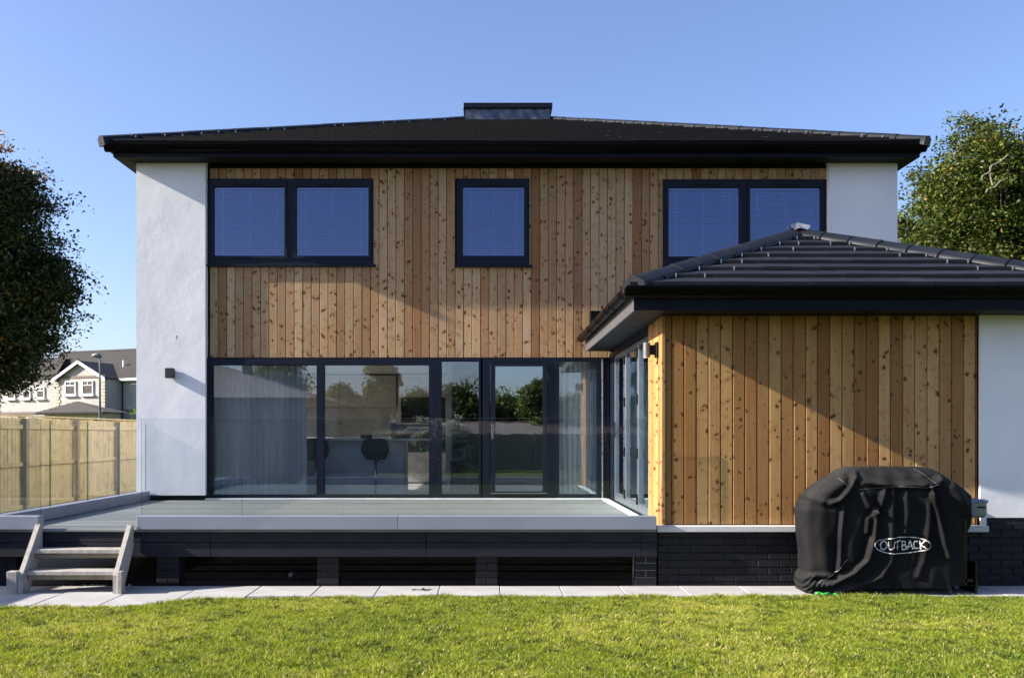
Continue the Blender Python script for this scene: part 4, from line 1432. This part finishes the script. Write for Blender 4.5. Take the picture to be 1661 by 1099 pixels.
L = {
 'O': [[(1421,875),(1418,880),(1419,886),(1424,888),(1428,884),(1428,877),(1424,874),(1421,875)]],
 'U': [[(1430,875),(1430,884),(1433,888),(1438,885),(1440,874)]],
 'T': [[(1440,876),(1451,873)],[(1446,874),(1446,889)]],
 'B': [[(1453,874),(1453,888)],[(1453,874),(1458,875),(1458,879),(1453,880.5)],[(1453,880.5),(1460,882),(1459,887),(1453,888)]],
 'A': [[(1461,888),(1465,873),(1470,887)],[(1462,883),(1469,882)]],
 'C': [[(1478,875),(1473,874),(1471,880),(1473,886),(1479,885)]],
 'K': [[(1481,873),(1482,887)],[(1489,872),(1482,880),(1490,886)]],
}
for ch in L.values():
    for pl in ch: stroke(lg, pl, lw)
o = lg.build('logo', PRINT, cv)
sm = MB()
SEAM = plain('grey_piping', (.22,.22,.22), .6)
for pts_, w_ in (([(1385,792),(1420,789),(1445,787),(1490,789),(1512,784)], .3), ([(1480,759),(1492,768),(1506,782)], .35), ([(1354,774),(1366,786)], .3), ([(1320,941),(1345,925),(1365,904)], .5)):
    m2 = MB(); stroke(m2, pts_, w_); m2.build('seam', SEAM, cv)

cl = MB(); cl.tube([(x, 8.80+.02*math.sin(i*1.7), .014+.008*math.sin(i*2.1)) for i, x in enumerate(np.linspace(3.12, 3.36, 9))], .016, 8)
tag(cl.build('green_hose_end', plain('bright_green_plastic', (.05,.36,.06), .4), smooth=True), 'short bit of bright green hose poking out under the left end of the black cover', 'hose')

# ------------------------------------------------------------------ small things on the ground
def pebbles():
    n = 260
    m = MB()
    n = 150
    for i in range(n):
        if i < 150: x = random.uniform(-4.45, -3.62); y = random.uniform(9.12, 9.5)
        else: x = random.uniform(-3.4, 1.5); y = random.uniform(9.4, 10.6)
        r_ = random.uniform(.008, .022); z = -.025+r_*.4
        vs = []; 
        for (a,b_,c_) in ((1,0,0),(-1,0,0),(0,1,0),(0,-1,0),(0,0,1),(0,0,-1)):
            vs.append((x+a*r_*random.uniform(.7,1.3), y+b_*r_*random.uniform(.7,1.3), z+c_*r_*.7))
        m.add(vs, [(0,2,4),(2,1,4),(1,3,4),(3,0,4),(2,0,5),(1,2,5),(3,1,5),(0,3,5)])
    o = m.build('pebbles', plain('pale_pebble', (.42,.37,.30), .8, 0, .4, 30))
    tag(o, 'loose pale pebbles on the ground under the steps and deck', 'pebbles', kind='stuff')
pebbles()
pp = MB()
pp.tube([(-2.09, 9.75, .045), (-2.09, 9.9, .045)], .022, 16); 
tag(pp.build('pipe_end', plain('grey_pipe', (.30,.29,.27), .5), smooth=True), 'small grey pipe end lying in the dark gap beneath the deck', 'pipe')
def debris(name, label, cx, cy, z, n, r, mat, cat):
    m = MB()
    for i in range(n):
        a = random.uniform(0, 6.28); x = cx+random.gauss(0, r); y = cy+random.gauss(0, r*.35); s = random.uniform(.012, .03)
        vs = [(x+s*1.4*math.cos(a), y+s*1.4*math.sin(a), z+.002), (x-s*.5*math.sin(a), y+s*.5*math.cos(a), z+.010), (x-s*1.4*math.cos(a), y-s*1.4*math.sin(a), z+.003), (x+s*.5*math.sin(a), y-s*.5*math.cos(a), z+.005)]
        m.add(vs, [(0,1,2),(0,2,3)])
    return tag(m.build(name, mat, origin=(cx, cy, z)), label, cat)
DL = plain('dead_leaf', (.07,.05,.035), .9)
debris('dead_leaves', 'patch of dark dead leaves on the pale paving in front of the middle pier', (685-792)/163., 9.1, .0, 16, .06, DL, 'dead leaves')
debris('dead_leaves', 'dark scraps of dead leaves at the lawn edge below the patch on the paving', (683-792)/169., 8.72, .0, 9, .10, DL, 'dead leaves')
lf = MB().add([(-2.545,8.31,.045),(-2.50,8.29,.075),(-2.47,8.31,.05),(-2.51,8.33,.04)], [(0,1,2),(0,2,3)])
tag(lf.build('fallen_leaf', plain('tan_leaf', (.42,.27,.12), .8)), 'single tan fallen leaf lying on the grass left of the middle', 'leaf')
pb = MB()
vs = []; 
for (a,b_,c_) in ((1,0,0),(-1,0,0),(0,1,0),(0,-1,0),(0,0,1),(0,0,-1)): vs.append((-.1+a*.02, 7+b_*.02, c_*.01))

# ------------------------------------------------------------------ grass
def leafmat(name, trans=.4, rough=.6):
    m = NT(name)
    at = m.n('ShaderNodeAttribute', attribute_name='tint')
    d = m.bsdf(at.outputs[0], rough, None, 0, .3)
    t = m.n('ShaderNodeBsdfTranslucent')
    m.l(m.mix(1.0, at.outputs[0], (1.0, 1.0, .55), 'MULTIPLY'), t.inputs[0])
    mx = m.n('ShaderNodeMixShader'); mx.inputs[0].default_value = trans
    m.l(d, mx.inputs[1]); m.l(t.outputs[0], mx.inputs[2])
    return m.done(mx.outputs[0])
BLADE = leafmat('grass_blade', .42)
def vnoise(x, y, f, seed):
    r_ = np.random.default_rng(seed); T = r_.random((64, 64))
    u = x*f; v = y*f; i = np.floor(u).astype(int); j = np.floor(v).astype(int); a = u-i; b = v-j
    a = a*a*(3-2*a); b = b*b*(3-2*b)
    g = lambda p, q: T[p % 64, q % 64]
    return (g(i,j)*(1-a)+g(i+1,j)*a)*(1-b)+(g(i,j+1)*(1-a)+g(i+1,j+1)*a)*b
def grass():
    N = 560000
    x = rng.uniform(-5.6, 6.0, N)
    y = 5.2 + rng.random(N)**1.0*(8.75-5.2)
    lim = edgeY(x) + .03*vnoise(x, x*0+3, 4, 5) + .02*np.sin(x*13)
    vis = (np.abs((x/y)*1500 + (792-830)) < 880) & (y < lim)
    x = x[vis]; y = y[vis]; N = len(x); lim = lim[vis]
    n1 = vnoise(x, y, 1.1, 1); n2 = vnoise(x, y, 4.5, 2); n3 = vnoise(x, y, 14, 3); n4 = vnoise(x, y, 38, 9)
    h = .020 + .018*n2 + .018*n3*rng.random(N) + .012*rng.random(N)
    edge = np.exp(-((lim-y)/.09)**2)
    h += edge*.022*vnoise(x, y, 5, 8) + .02*np.clip(vnoise(x, y, 3.1, 12)-.72, 0, 1)*rng.random(N)*3
    ang = rng.uniform(0, 2*np.pi, N)
    lean = h*rng.uniform(.25, 1.1, N)
    lx = np.cos(ang)*lean + .012*(vnoise(x, y, 9, 6)-.5); ly = np.sin(ang)*lean + .012*(vnoise(x, y, 9, 7)-.5)
    a2 = rng.uniform(0, 2*np.pi, N); w = rng.uniform(.0024, .0048, N)
    wx_, wy_ = np.cos(a2)*w, np.sin(a2)*w
    z0 = np.full(N, -.006)
    V = np.zeros((N, 5, 3))
    V[:,0] = np.stack([x-wx_, y-wy_, z0], 1); V[:,1] = np.stack([x+wx_, y+wy_, z0], 1)
    V[:,2] = np.stack([x+lx*.4+wx_*.8, y+ly*.4+wy_*.8, z0+h*.62], 1); V[:,3] = np.stack([x+lx*.4-wx_*.8, y+ly*.4-wy_*.8, z0+h*.62], 1)
    V[:,4] = np.stack([x+lx, y+ly, z0+h], 1)
    base = np.arange(N)*5
    F3 = np.concatenate([np.stack([base, base+1, base+2], 1), np.stack([base, base+2, base+3], 1), np.stack([base+3, base+2, base+4], 1)])
    g1 = np.array([.18, .265, .018]); g2 = np.array([.47, .50, .05]); g3 = np.array([.75, .62, .27]); g0 = np.array([.055, .105, .010])
    t = np.clip(.15+.95*n1*.7+.35*(n2-.4)+.25*(n3-.5), 0, 1)[:,None]
    c = g1*(1-t)+g2*t
    t2 = (np.clip((n4+n3)/2-.48, 0, 1)*3.0)[:,None]
    c = c*(1-t2)+g0*t2
    straw = (rng.random(N) < .07+.16*(n1 > .6)*n2)[:,None]
    c = np.where(straw, g3*rng.uniform(.7, 1.1, (N,1)), c)
    c *= rng.uniform(.5, 1.25, (N,1))
    C = np.repeat(c, 5, 0)
    o = npmesh('grass', V.reshape(-1,3), F3, 3, BLADE, colors=C, kind='stuff')
    tag(o, 'short sunlit yellow green lawn grass in front of the paving', 'grass', kind='stuff')
grass()

# ------------------------------------------------------------------ trees
BARK = plain('bark', (.07,.06,.05), .9, 0, .3, 12, .8, 30)
BARKP = plain('pale_bark', (.20,.175,.13), .8, 0, .3, 12)
LEAF = leafmat('tree_leaf', .25, .5)
def tree(name, label, base, trunk_h, blobs, nclust, nleaf, size, pal, cat='tree', flat=.35, group=None, trunk_r=.28, spray=.75, special=None, seed=1, clip=None):
    r_ = np.random.default_rng(seed)
    T = empty(name, base); tag(T, label, cat, group)
    bx_, by_, bz_ = base
    cen = []
    vol = np.array([b[3]*b[4]*b[5] for b in blobs]); vol = vol**.6; vol = vol/vol.sum()
    for k in range(nclust):
        b = blobs[r_.choice(len(blobs), p=vol)]
        d = r_.normal(size=3); d /= np.linalg.norm(d)
        rr = r_.random()**.42*.97
        cen.append((b[0]+d[0]*b[3]*rr, b[1]+d[1]*b[4]*rr, b[2]+d[2]*b[5]*rr))
    cen = np.array(cen)
    if clip is not None: cen = cen[clip(cen)]
    nclust = len(cen)
    # leaves
    ci = r_.integers(0, nclust, nleaf)
    csz = r_.uniform(.5, 1.25, nclust)*spray
    droop = r_.uniform(-.25, .25, (nclust, 2))
    off = np.clip(r_.normal(size=(nleaf, 3)), -1.9, 1.9)
    rad = csz[ci][:,None]
    p = off*rad*np.array([.5, .5, .5*flat])
    p[:,2] += (p[:,:2]*droop[ci]).sum(1) - .10*(p[:,0]**2+p[:,1]**2)/rad[:,0]
    P = cen[ci] + p
    # orientation
    nrm = r_.normal(size=(nleaf,3))*.75 + np.array([0,0,.9]); nrm /= np.linalg.norm(nrm, axis=1)[:,None]
    t = np.cross(nrm, r_.normal(size=(nleaf,3))); t /= np.linalg.norm(t, axis=1)[:,None]
    b2 = np.cross(nrm, t)
    sz = (size*r_.uniform(.6, 1.3, nleaf))[:,None]
    V = np.stack([P - t*sz, P + b2*sz*.55 + nrm*sz*.15, P + t*sz, P - b2*sz*.55 + nrm*sz*.15], 1)
    base_i = np.arange(nleaf)*4
    Fq = np.stack([base_i, base_i+1, base_i+2, base_i+3], 1)
    pal = np.array(pal)
    cc = pal[r_.integers(0, len(pal), nclust)]
    c = cc[ci]*r_.uniform(.65, 1.3, (nleaf,1))
    pick = r_.random(nleaf) < .3
    c[pick] = pal[r_.integers(0, len(pal), pick.sum())]
    if special is not None: c = special(P, c, r_)
    npmesh('crown', V.reshape(-1,3), Fq, 4, LEAF, parent=T, colors=np.repeat(c, 4, 0), kind=None)
    # trunk + limbs
    m = MB()
    topz = bz_+trunk_h
    cz = max(b[2] for b in blobs)
    m.tube([(bx_,by_,bz_-.1),(bx_+.05,by_,bz_+trunk_h*.5),(bx_,by_+.05,topz),(bx_+.1,by_,(topz+cz)/2),(bx_+.05,by_,cz+1)], [trunk_r*1.25,trunk_r,trunk_r*.8,trunk_r*.5,.05], 10)
    sel = r_.choice(nclust, min(nclust, 90), replace=False)
    for k in sel:
        c_ = cen[k]
        z0 = min(max(topz, bz_+trunk_h*.8 + (c_[2]-topz)*.35), cz)
        s0 = np.array([bx_+.05, by_, z0]); mid = (s0+c_)/2 + np.array([0,0,.25*np.linalg.norm(c_[:2]-s0[:2])*.5]) + r_.normal(size=3)*.2
        m.tube([s0, mid, c_], [trunk_r*.28, trunk_r*.14, .018], 5, caps=False)
    m.build('trunk', BARK, T)
    return T
def orange_top(P, c, r_):
    k = np.clip((P[:,2]-8.9)/1.4, 0, 1)*np.clip((-12.6-P[:,0])/1.5, 0, 1)
    pick = r_.random(len(P)) < k*.9
    c[pick] = np.array([.42, .20, .035])*r_.uniform(.6, 1.2, (pick.sum(),1))
    pick = r_.random(len(P)) < .03
    c[pick] = np.array([.12, .06, .015])
    return c
GD = [(.020,.034,.008),(.030,.048,.011),(.015,.025,.006),(.045,.058,.014)]
# left tree; scale at Y=27 is 55.6 px/m
tree('beech_tree', 'big dark beech tree with a few orange leaves, left of the house', (-18.2, 27, -.2), 3.0,
     [(-18.3,27,6.5,5.9,5.2,4.9),(-15.7,27,8.4,2.5,2.4,1.6),(-15.2,27,8.6,1.7,1.8,1.1),(-15.3,27,5.4,3.0,2.6,2.2),(-15.6,26.5,6.4,3.2,3.2,1.6),(-15.5,26.5,4.3,2.9,2.6,1.9)],
     1500, 380000, .062, GD, special=orange_top, seed=4, flat=.34, spray=.85, trunk_r=.4)
GR = [(.055,.088,.013),(.090,.120,.018),(.035,.056,.010),(.125,.140,.024),(.048,.066,.013)]
def rust(P, c, r_):
    pick = r_.random(len(P)) < .02
    c[pick] = np.array([.26, .15, .03])*r_.uniform(.7, 1.3, (pick.sum(),1))
    return c
tree('broadleaf_tree', 'tall sunlit yellow green tree behind the wing at the right edge', (17.0, 30, -.2), 3.5,
     [(17.0,30,7.3,3.9,3.4,4.3),(15.8,29.5,9.2,1.9,2.0,2.6),(19.0,30,9.2,2.6,2.5,2.6),(15.6,29.5,5.4,2.6,2.2,3.0),(20,30,6,3.5,3,4)],
     1100, 270000, .064, GR, special=rust, seed=11, flat=.45, spray=.8)
tree('broadleaf_tree', 'darker shaded tree right behind the white corner of the house', (15.6, 35, -.2), 3.0,
     [(15.4,35,6.4,2.3,2.8,3.9),(17.0,35.5,5.6,2.6,2.6,3.2),(14.6,35,4.5,2.2,2.4,2.8)],
     460, 100000, .07, [(.05,.075,.015),(.07,.10,.02),(.10,.12,.02)], special=rust, seed=12, flat=.45, spray=.8)
br = MB()
def P30(px, py, Y=26.6): return ((px-792)*Y/1500, Y, 1.53+(704-py)*Y/1500)
for pl in ([(1634,252),(1622,262),(1608,269),(1606,278),(1594,285),(1591,292)], [(1606,270),(1606,285),(1610,300),(1613,304),(1602,307),(1598,313)], [(1613,304),(1622,294),(1634,288)]):
    pts = [P30(a, b_) for a, b_ in pl]
    br.tube(pts, [.022]*(len(pts)-1)+[.010], 6)
tr_dead = br.build('dead_branch', BARKP)
tag(tr_dead, 'bare bleached dead branch in front of the leafy right hand tree', 'branch')
# shrub beside neighbour's house
tree('garden_shrub', 'small bright green shrub between the fence and the white house corner', (-13.3, 36, -.2), .8,
     [(-13.4,36,1.6,.75,.7,1.0)], 45, 5000, .06, [(.13,.21,.03),(.18,.26,.04)], seed=21, trunk_r=.06, spray=.4, cat='shrub')

# ------------------------------------------------------------------ neighbour's house (left background)
def neighbour():
    Y0 = 70.0; s = 1500/Y0; rot = math.radians(-22)
    X0 = (145-792)/s
    nh = empty('neighbour_house', (X0, Y0, 0), rot, local=True)
    tag(nh, 'cream harled house with grey tiled roofs and a front gable beyond the left fence', 'house')
    k = 16.5
    def hx(px, y=-1.2): return (px-145-16.5*(y+1.2))/k
    def hz(py, y=-1.2, x=0): return 1.53+(704-py)*(70+.93*(y+1.2)-.37*x)/1500
    HAR = plain('cream_harling', (.38,.365,.335), .9, 0, .1, 1.0, .5, 30)
    QUO = plain('buff_quoin', (.42,.37,.26), .8, 0, .2, 3)
    BAND = plain('brown_band', (.16,.12,.10), .8)
    WH = plain('white_upvc', (.75,.75,.76), .4)
    RT_ = tile_mat('neighbour_roof_tile', (.032,.030,.030), (.060,.054,.051), .85)
    DG = pane_mat('neighbour_glass', (.3,.32,.36), .5, .01)
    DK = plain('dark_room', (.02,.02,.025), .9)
    YB, YL, YGB = .4, -.5, -1.2       # rear wing, left bay, gable bay fronts
    w = MB()
    w.box(hx(-60,YB), hx(250,YB)+2, YB, 9, -2, hz(617,YB))
    w.box(hx(5,YL), hx(113,YL), YL, YB, -2, hz(607,YL))
    w.box(hx(112), hx(190), YGB, YB, -2, hz(614))
    w.prism([(hx(112)+.02, hz(614)), (hx(190)-.02, hz(614)), (hx(151), hz(590))], 'y', YGB+.01, YB)
    w.build('wall', HAR, nh)
    def slope(c0, c1, c2, c3, rows):
        # corners: eave left, eave right, ridge right, ridge left
        m = MB(); c0, c1, c2, c3 = map(Vector, (c0, c1, c2, c3)); lip = Vector((0,0,.07))
        for i in range(rows):
            a, b_ = i/rows, (i+1)/rows
            la, ra, lb, rb = c0.lerp(c3,a), c1.lerp(c2,a), c0.lerp(c3,b_), c1.lerp(c2,b_)
            m.add([la+lip, ra+lip, rb, lb], [(0,1,2,3)])
            m.add([la, ra, ra+lip, la+lip], [(0,1,2,3)])
        return m
    ye, yr = YB-.4, YB+3.6
    m = slope((hx(100,ye),ye,hz(616,ye)), (hx(250,ye)+2,ye,hz(616,ye)), (hx(250,yr)+2,yr,hz(570,yr)), (hx(110,yr),yr,hz(570,yr)), 18)
    m.build('roof', RT_, nh)
    ye2, yr2 = YL-.4, YL+3.4
    m = slope((hx(0,ye2),ye2,hz(607,ye2)), (hx(112,ye2),ye2,hz(607,ye2)), (hx(125,yr2),yr2,hz(577,yr2)), (hx(62,yr2),yr2,hz(577,yr2)), 12); m.build('roof', RT_, nh)
    b = MB(); xx = hx(112,yr)
    while xx < hx(250,yr)+2: b.tube([(xx,yr,hz(570,yr)+.02),(xx+.40,yr,hz(570,yr)+.01)], [.12,.10], 8); xx += .42
    b.build('ridge_tile', RT_, nh, kind='stuff')
    # gable roof
    xg0, xg1, xm, zg, zp = hx(109), hx(194), hx(151), hz(615.5), hz(587)
    m = MB()
    for sx, xe in ((0, xg0), (1, xg1)):
        m.add([(xe,-1.5,zg),(xm,-1.5,zp),(xm,3.0,zp),(xe,.4,zg)] , [(0,1,2,3)])
        m.add([(xe,-1.5,zg-.06),(xm,-1.5,zp-.06),(xm,3.0,zp-.06),(xe,.4,zg-.06)] , [(0,1,2,3)])
    m.build('roof', RT_, nh)
    m = MB()
    for xe in (xg0, xg1):
        m.add([(xe,-1.52,zg-.22),(xm,-1.52,zp-.22),(xm,-1.52,zp+.02),(xe,-1.52,zg+.02),(xe,-1.47,zg-.22),(xm,-1.47,zp-.22),(xm,-1.47,zp+.02),(xe,-1.47,zg+.02)], [(0,1,2,3),(7,6,5,4),(0,4,5,1),(3,2,6,7)])
    m.box(hx(191,-.02), hx(250,0)+2, -.1, .0, hz(620,0), hz(616.5,0))
    m.build('bargeboard', WH, nh)
    m = MB(); m.box(hx(112), hx(190), -1.26, -1.2, hz(614.5), hz(611)); m.box(hx(5,YL), hx(111,YL), YL-.06, YL, hz(671,YL), hz(667,YL)); m.box(hx(191,YB), hx(250,YB)+2, YB-.06, YB, hz(669,YB), hz(665,YB))
    m.build('band', BAND, nh)
    # quoins
    qm = {}
    for (qx, y_, zt_, n_) in ((109.5,-1.22,618,14),(185,-1.22,618,14),(5,YL-.02,612,14)):
        for i in range(n_):
            long_ = (i % 2 == 0)
            wpx = 6.5 if long_ else 4.5
            z1_ = hz(zt_+i*5.2); z0_ = z1_-.2
            if z0_ < 0: continue
            xa = hx(qx+2.5, y_) if qx < 150 else hx(190.5)-wpx/k
            key = long_
            if key not in qm: qm[key] = MB().cbox(0, wpx/k, -.03, .02, 0, .2, .01).mesh('quoin', QUO)
            link('quoin', qm[key], nh, (xa, y_, z0_))
    def win(xa, xb, za, zb_, y_):
        f = MB(); X0_, X1_, Z1_, Z0_ = hx(xa,y_), hx(xb,y_), hz(za,y_), hz(zb_,y_)
        zt_ = Z1_-(Z1_-Z0_)*.32; xm_ = (X0_+X1_)/2
        f.panel(X0_, X1_, Z0_, Z1_, y_-.10, y_+.01, [(X0_+.07, X1_-.07, Z0_+.07, zt_-.03), (X0_+.07, xm_-.02, zt_+.03, Z1_-.06), (xm_+.02, X1_-.07, zt_+.03, Z1_-.06)])
        o = f.build('window', WH, nh)
        MB().box(X0_+.06, X1_-.06, y_-.055, y_-.045, Z0_+.06, Z1_-.05).build('pane', DG, o)
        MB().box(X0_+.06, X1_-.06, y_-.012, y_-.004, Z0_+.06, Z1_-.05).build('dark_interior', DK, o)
        MB().box(X0_-.12, X1_+.12, y_-.2, y_+.01, Z0_-.12, Z0_-.004).build('sill', WH, o)
        c = MB()
        for sx in (-1, 1):
            xe = X0_+.07 if sx < 0 else X1_-.07
            c.add([(xe,y_-.03,Z1_-.07),(xe-sx*.32,y_-.03,Z1_-.07),(xe-sx*.08,y_-.03,Z0_+.08),(xe,y_-.03,Z0_+.08)], [(0,1,2,3)])
        c.build('curtain', BLINDTAPE, o)
    win(127,144,619,641,-1.2); win(154.5,172,619,641,-1.2)
    for a in (28,54.5,78.5): win(a, a+13, 627, 645, YL)
    # porch roof (hipped)
    m = MB(); zc_, zp_ = hz(669,-3), hz(651,-1.5); xa, xb, xm_ = hx(86,-3.2), hx(190,-3.2), hx(145,-1.3)
    rows = 7
    for i in range(rows):
        a, b_ = i/rows, (i+1)/rows
        L_ = lambda t_: (xa+(xm_-xa)*t_, -3.4+2.2*t_, zc_+(zp_-zc_)*t_)
        R_ = lambda t_: (xb+(xm_-xb)*t_, -3.4+2.2*t_, zc_+(zp_-zc_)*t_)
        la, ra, lb, rb = L_(a), R_(a), L_(b_), R_(b_)
        m.add([(la[0],la[1],la[2]+.05),(ra[0],ra[1],ra[2]+.05),rb,lb], [(0,1,2,3)])
        m.add([(la[0],la[1],la[2]-.03),(ra[0],ra[1],ra[2]-.03),(ra[0],ra[1],ra[2]+.05),(la[0],la[1],la[2]+.05)], [(0,1,2,3)])
    m.add([(xa,-3.4,zc_),(xm_,-1.2,zp_),(xa,-1.0,zc_)], [(0,1,2)]); m.add([(xb,-3.4,zc_),(xm_,-1.2,zp_),(xb,-1.0,zc_)], [(0,1,2)])
    m.add([(xa,-3.4,zc_-.04),(xb,-3.4,zc_-.04),(xb,-1,zc_-.04),(xa,-1,zc_-.04)], [(0,1,2,3)])
    m.build('porch_roof', RT_, nh)
    m = MB(); m.box(xa-.05, xb+.05, -3.5, -3.38, zc_-.16, zc_-.03); m.build('gutter', FASCIA, nh)
    m = MB(); m.panel(hx(94,-3), hx(184,-3), -2, zc_-.05, -3.0, -1.3, [(hx(108,-3), hx(122,-3), -1, zc_-.5), (hx(165,-3), hx(178,-3), -1, zc_-.5)]); m.build('porch_wall', plain('buff_wall', (.45,.40,.28), .8), nh)
    m = MB(); m.tube([(hx(221,1.6),1.6,hz(599,1.6)),(hx(221,1.6),1.6,hz(587,1.6))], .08, 8); m.build('roof_vent', WH, nh)
    m = MB(); m.tube([(hx(191)+.1,YB-.06,hz(619)),(hx(191)+.1,YB-.06,-1)], .04, 8); m.build('downpipe', FASCIA, nh)
neighbour()
# street lamp
def lamp():
    Y = 50.; s = 1500/Y
    X = (162-792)/s
    l_ = empty('street_lamp', (X, Y, -1))
    tag(l_, 'grey street lamp post with a curved head in front of the cream house', 'street lamp')
    MET = plain('galvanised_grey', (.16,.18,.20), .5, .4)
    m = MB(); m.tube([(X,Y,-1),(X,Y,1.5),(X,Y,1.53+(704-585)/s),(X-.05,Y,1.53+(704-580)/s),(X-.25,Y,1.53+(704-578)/s)], [.08,.075,.055,.05,.05], 10)
    m.build('post', MET, l_)
    m = MB(); z = 1.53+(704-577)/s
    m.tube([(X+.1,Y,z-.08),(X-.02,Y,z+.02),(X-.25,Y,z+.05),(X-.45,Y,z-.0)], [.04,.11,.12,.04], 12)
    m.build('lamp_head', MET, l_, smooth=True)
lamp()
# bird
bd = empty('bird', P30(1624, 174, 60.))
tag(bd, 'small dark bird flying above the right hand tree', 'bird')
bx_, by_, bz_ = P30(1624, 174, 60.)
m = MB(); m.tube([(bx_-.14,by_,bz_-.05),(bx_-.05,by_,bz_),(bx_+.06,by_,bz_+.02),(bx_+.13,by_,bz_+.03)], [.01,.04,.04,.012], 8); m.build('body', TRIM, bd, smooth=True)
for s_ in (-1, 1):
    m = MB(); m.add([(bx_-.03,by_,bz_+.02),(bx_+.05,by_,bz_+.03),(bx_+.10,by_+s_*.16,bz_+.16),(bx_+.0,by_+s_*.26,bz_+.20),(bx_-.04,by_+s_*.14,bz_+.12)], [(0,1,2,3,4)])
    m.add([(bx_-.03,by_,bz_+.012),(bx_+.05,by_,bz_+.022),(bx_+.10,by_+s_*.16,bz_+.152),(bx_+.0,by_+s_*.26,bz_+.192),(bx_-.04,by_+s_*.14,bz_+.112)], [(4,3,2,1,0)])
    m.build('wing', TRIM, bd)

# ------------------------------------------------------------------ what stands behind the camera (seen in the glass)
def behind():
    # dist from virtual eye: D = 27-Y ; s = 1500/D
    def R(px, py, Y):
        s = 1500/(27.0-Y); return (px-792)/s, 1.53+(704-py)/s
    WALLB = plain('grey_render_rear', (.16,.15,.14), .9)
    RB = tile_mat('rear_roof_tile', (.10,.085,.075), (.16,.13,.115), .8)
    b1 = empty('neighbour_bungalow', (-12.5, -12, 0))
    tag(b1, 'brown roofed bungalow with a chimney behind the camera, mirrored in the leftmost window', 'house')
    xa, za = R(330, 583, -10); xb, zb_ = R(520, 640, -10)
    cx_, cz_ = -6.96, 3.1; rx_, rz_ = -12.45, 4.76
    m = MB(); m.box(-24, cx_-.6, -19.4, -10.5, 0, cz_-.1); m.build('wall', WALLB, b1)
    m = MB()
    m.add([(-24.5,-10,cz_-.1),(cx_,-10,cz_-.1),(rx_,-14.8,rz_),(-24.5,-14.8,rz_),(cx_,-19.8,cz_-.1),(-24.5,-19.8,cz_-.1)], [(3,2,1,0),(1,2,4),(2,3,5,4),(0,5,3)])
    m.build('roof', RB, b1)
    x_, z_ = R(400, 572, -14.0)
    m = MB(); m.cbox(x_-.18, x_+.18, -14.2, -13.8, 2, z_, .02); m.tube([(x_,-14,z_),(x_,-14,z_+.35)], .1, 10); m.build('chimney', WALLB, b1)
    b2 = empty('garden_bungalow', (2, -27, 0))
    tag(b2, 'low red tiled bungalow behind the camera, mirrored in the glazed door', 'house')
    x0_, z0_ = R(620, 704, -26); x1_, z1_ = R(1010, 712, -26)
    m = MB(); m.box(x0_+.5, x1_-.5, -33, -26.4, 0, z0_); m.build('wall', WALLB, b2)
    m = MB(); m.add([(x0_,-26,z0_-.1),(x1_,-26,z0_-.1),(x1_,-30,z1_+1.0),(x0_,-30,z1_+1.0),(x0_,-34,z0_-.1),(x1_,-34,z0_-.1)], [(3,2,1,0),(3,4,5,2),(0,4,3),(1,2,5)])
    m.build('roof', RB, b2)
    f = empty('rear_fence', (0, -12.5, 0)); tag(f, 'timber fence closing the garden behind the camera', 'fence')
    m = MB(); x = -8.
    while x < 12: m.box(x, x+.116, -12.52, -12.5, 0, 1.55+.01*math.sin(x*7)); x += .12
    m.build('boards', FENCE_P, f, kind='stuff')
    m = MB()
    for xx in np.arange(-8, 12.1, 2): m.box(xx-.05, xx+.05, -12.49, -12.39, 0, 1.6)
    m.build('posts', FENCE_P, f, kind='stuff')
    PAL = [(.10,.14,.03),(.14,.17,.04),(.18,.17,.05),(.09,.11,.03)]
    for (px, wpx, lab, sd) in ((742, 24, 'white flowering shrub in front of the rear fence, mirrored in the narrow side window', 71), (690, 20, 'pale rose bush in front of the rear fence, mirrored beside the oven', 72)):
        x_, z_ = R(px, 668, -11)
        tree('flowering_shrub', lab, (x_, -11, 0), .5, [(x_, -11, .95, wpx/39., .5, z_-.95)], 60, 5000, .05, [(.75,.75,.70),(.5,.55,.45),(.10,.15,.04),(.08,.12,.03),(.55,.5,.45)], seed=sd, trunk_r=.04, spray=.35, cat='shrub')
    specs = [ # px centre, top py, half width px, Y
      (455, 560, 46, -30, 'round crowned tree behind the brown roofed bungalow, mirrored in the leftmost window'),
      (548, 622, 26, -34, 'low bushy tree mirrored just right of the first window mullion'),
      (622, 575, 22, -32, 'slim pale leaved tree mirrored high in the second window'),
      (585, 640, 30, -36, 'spreading bush mirrored left of the slim tree in the second window'),
      (680, 632, 30, -34, 'broad bush mirrored near the right edge of the second window'),
      (745, 622, 34, -32, 'dense dark tree mirrored in the narrow side window'),
      (820, 636, 34, -34, 'dark spreading tree mirrored low in the glazed door'),
      (868, 612, 20, -30, 'small fluffy tree mirrored in the upper right of the glazed door'),
      (930, 640, 36, -34, 'dark tree mirrored in the corner window behind the low roof'),
      (1010, 630, 40, -33, 'large dark tree beyond the rear fence on the right'),
      (1090, 620, 44, -31, 'tall tree beyond the rear fence at the far right'),
    ]
    for i, (px, py, hw, Y, lab) in enumerate(specs):
        x_, zt_ = R(px, py, Y); s = 1500/(27.-Y); w_ = hw/s
        zc_ = (zt_+.8)/2+.3
        tree('garden_tree', lab, (x_, Y, 0), zc_*.5, [(x_, Y, zc_, w_, w_, zt_-zc_-.1)], 60, 14000, .12, PAL, seed=40+i, spray=min(1.0, .35+.4*w_), flat=.6, trunk_r=.16, group='trees beyond the rear fence')
behind()
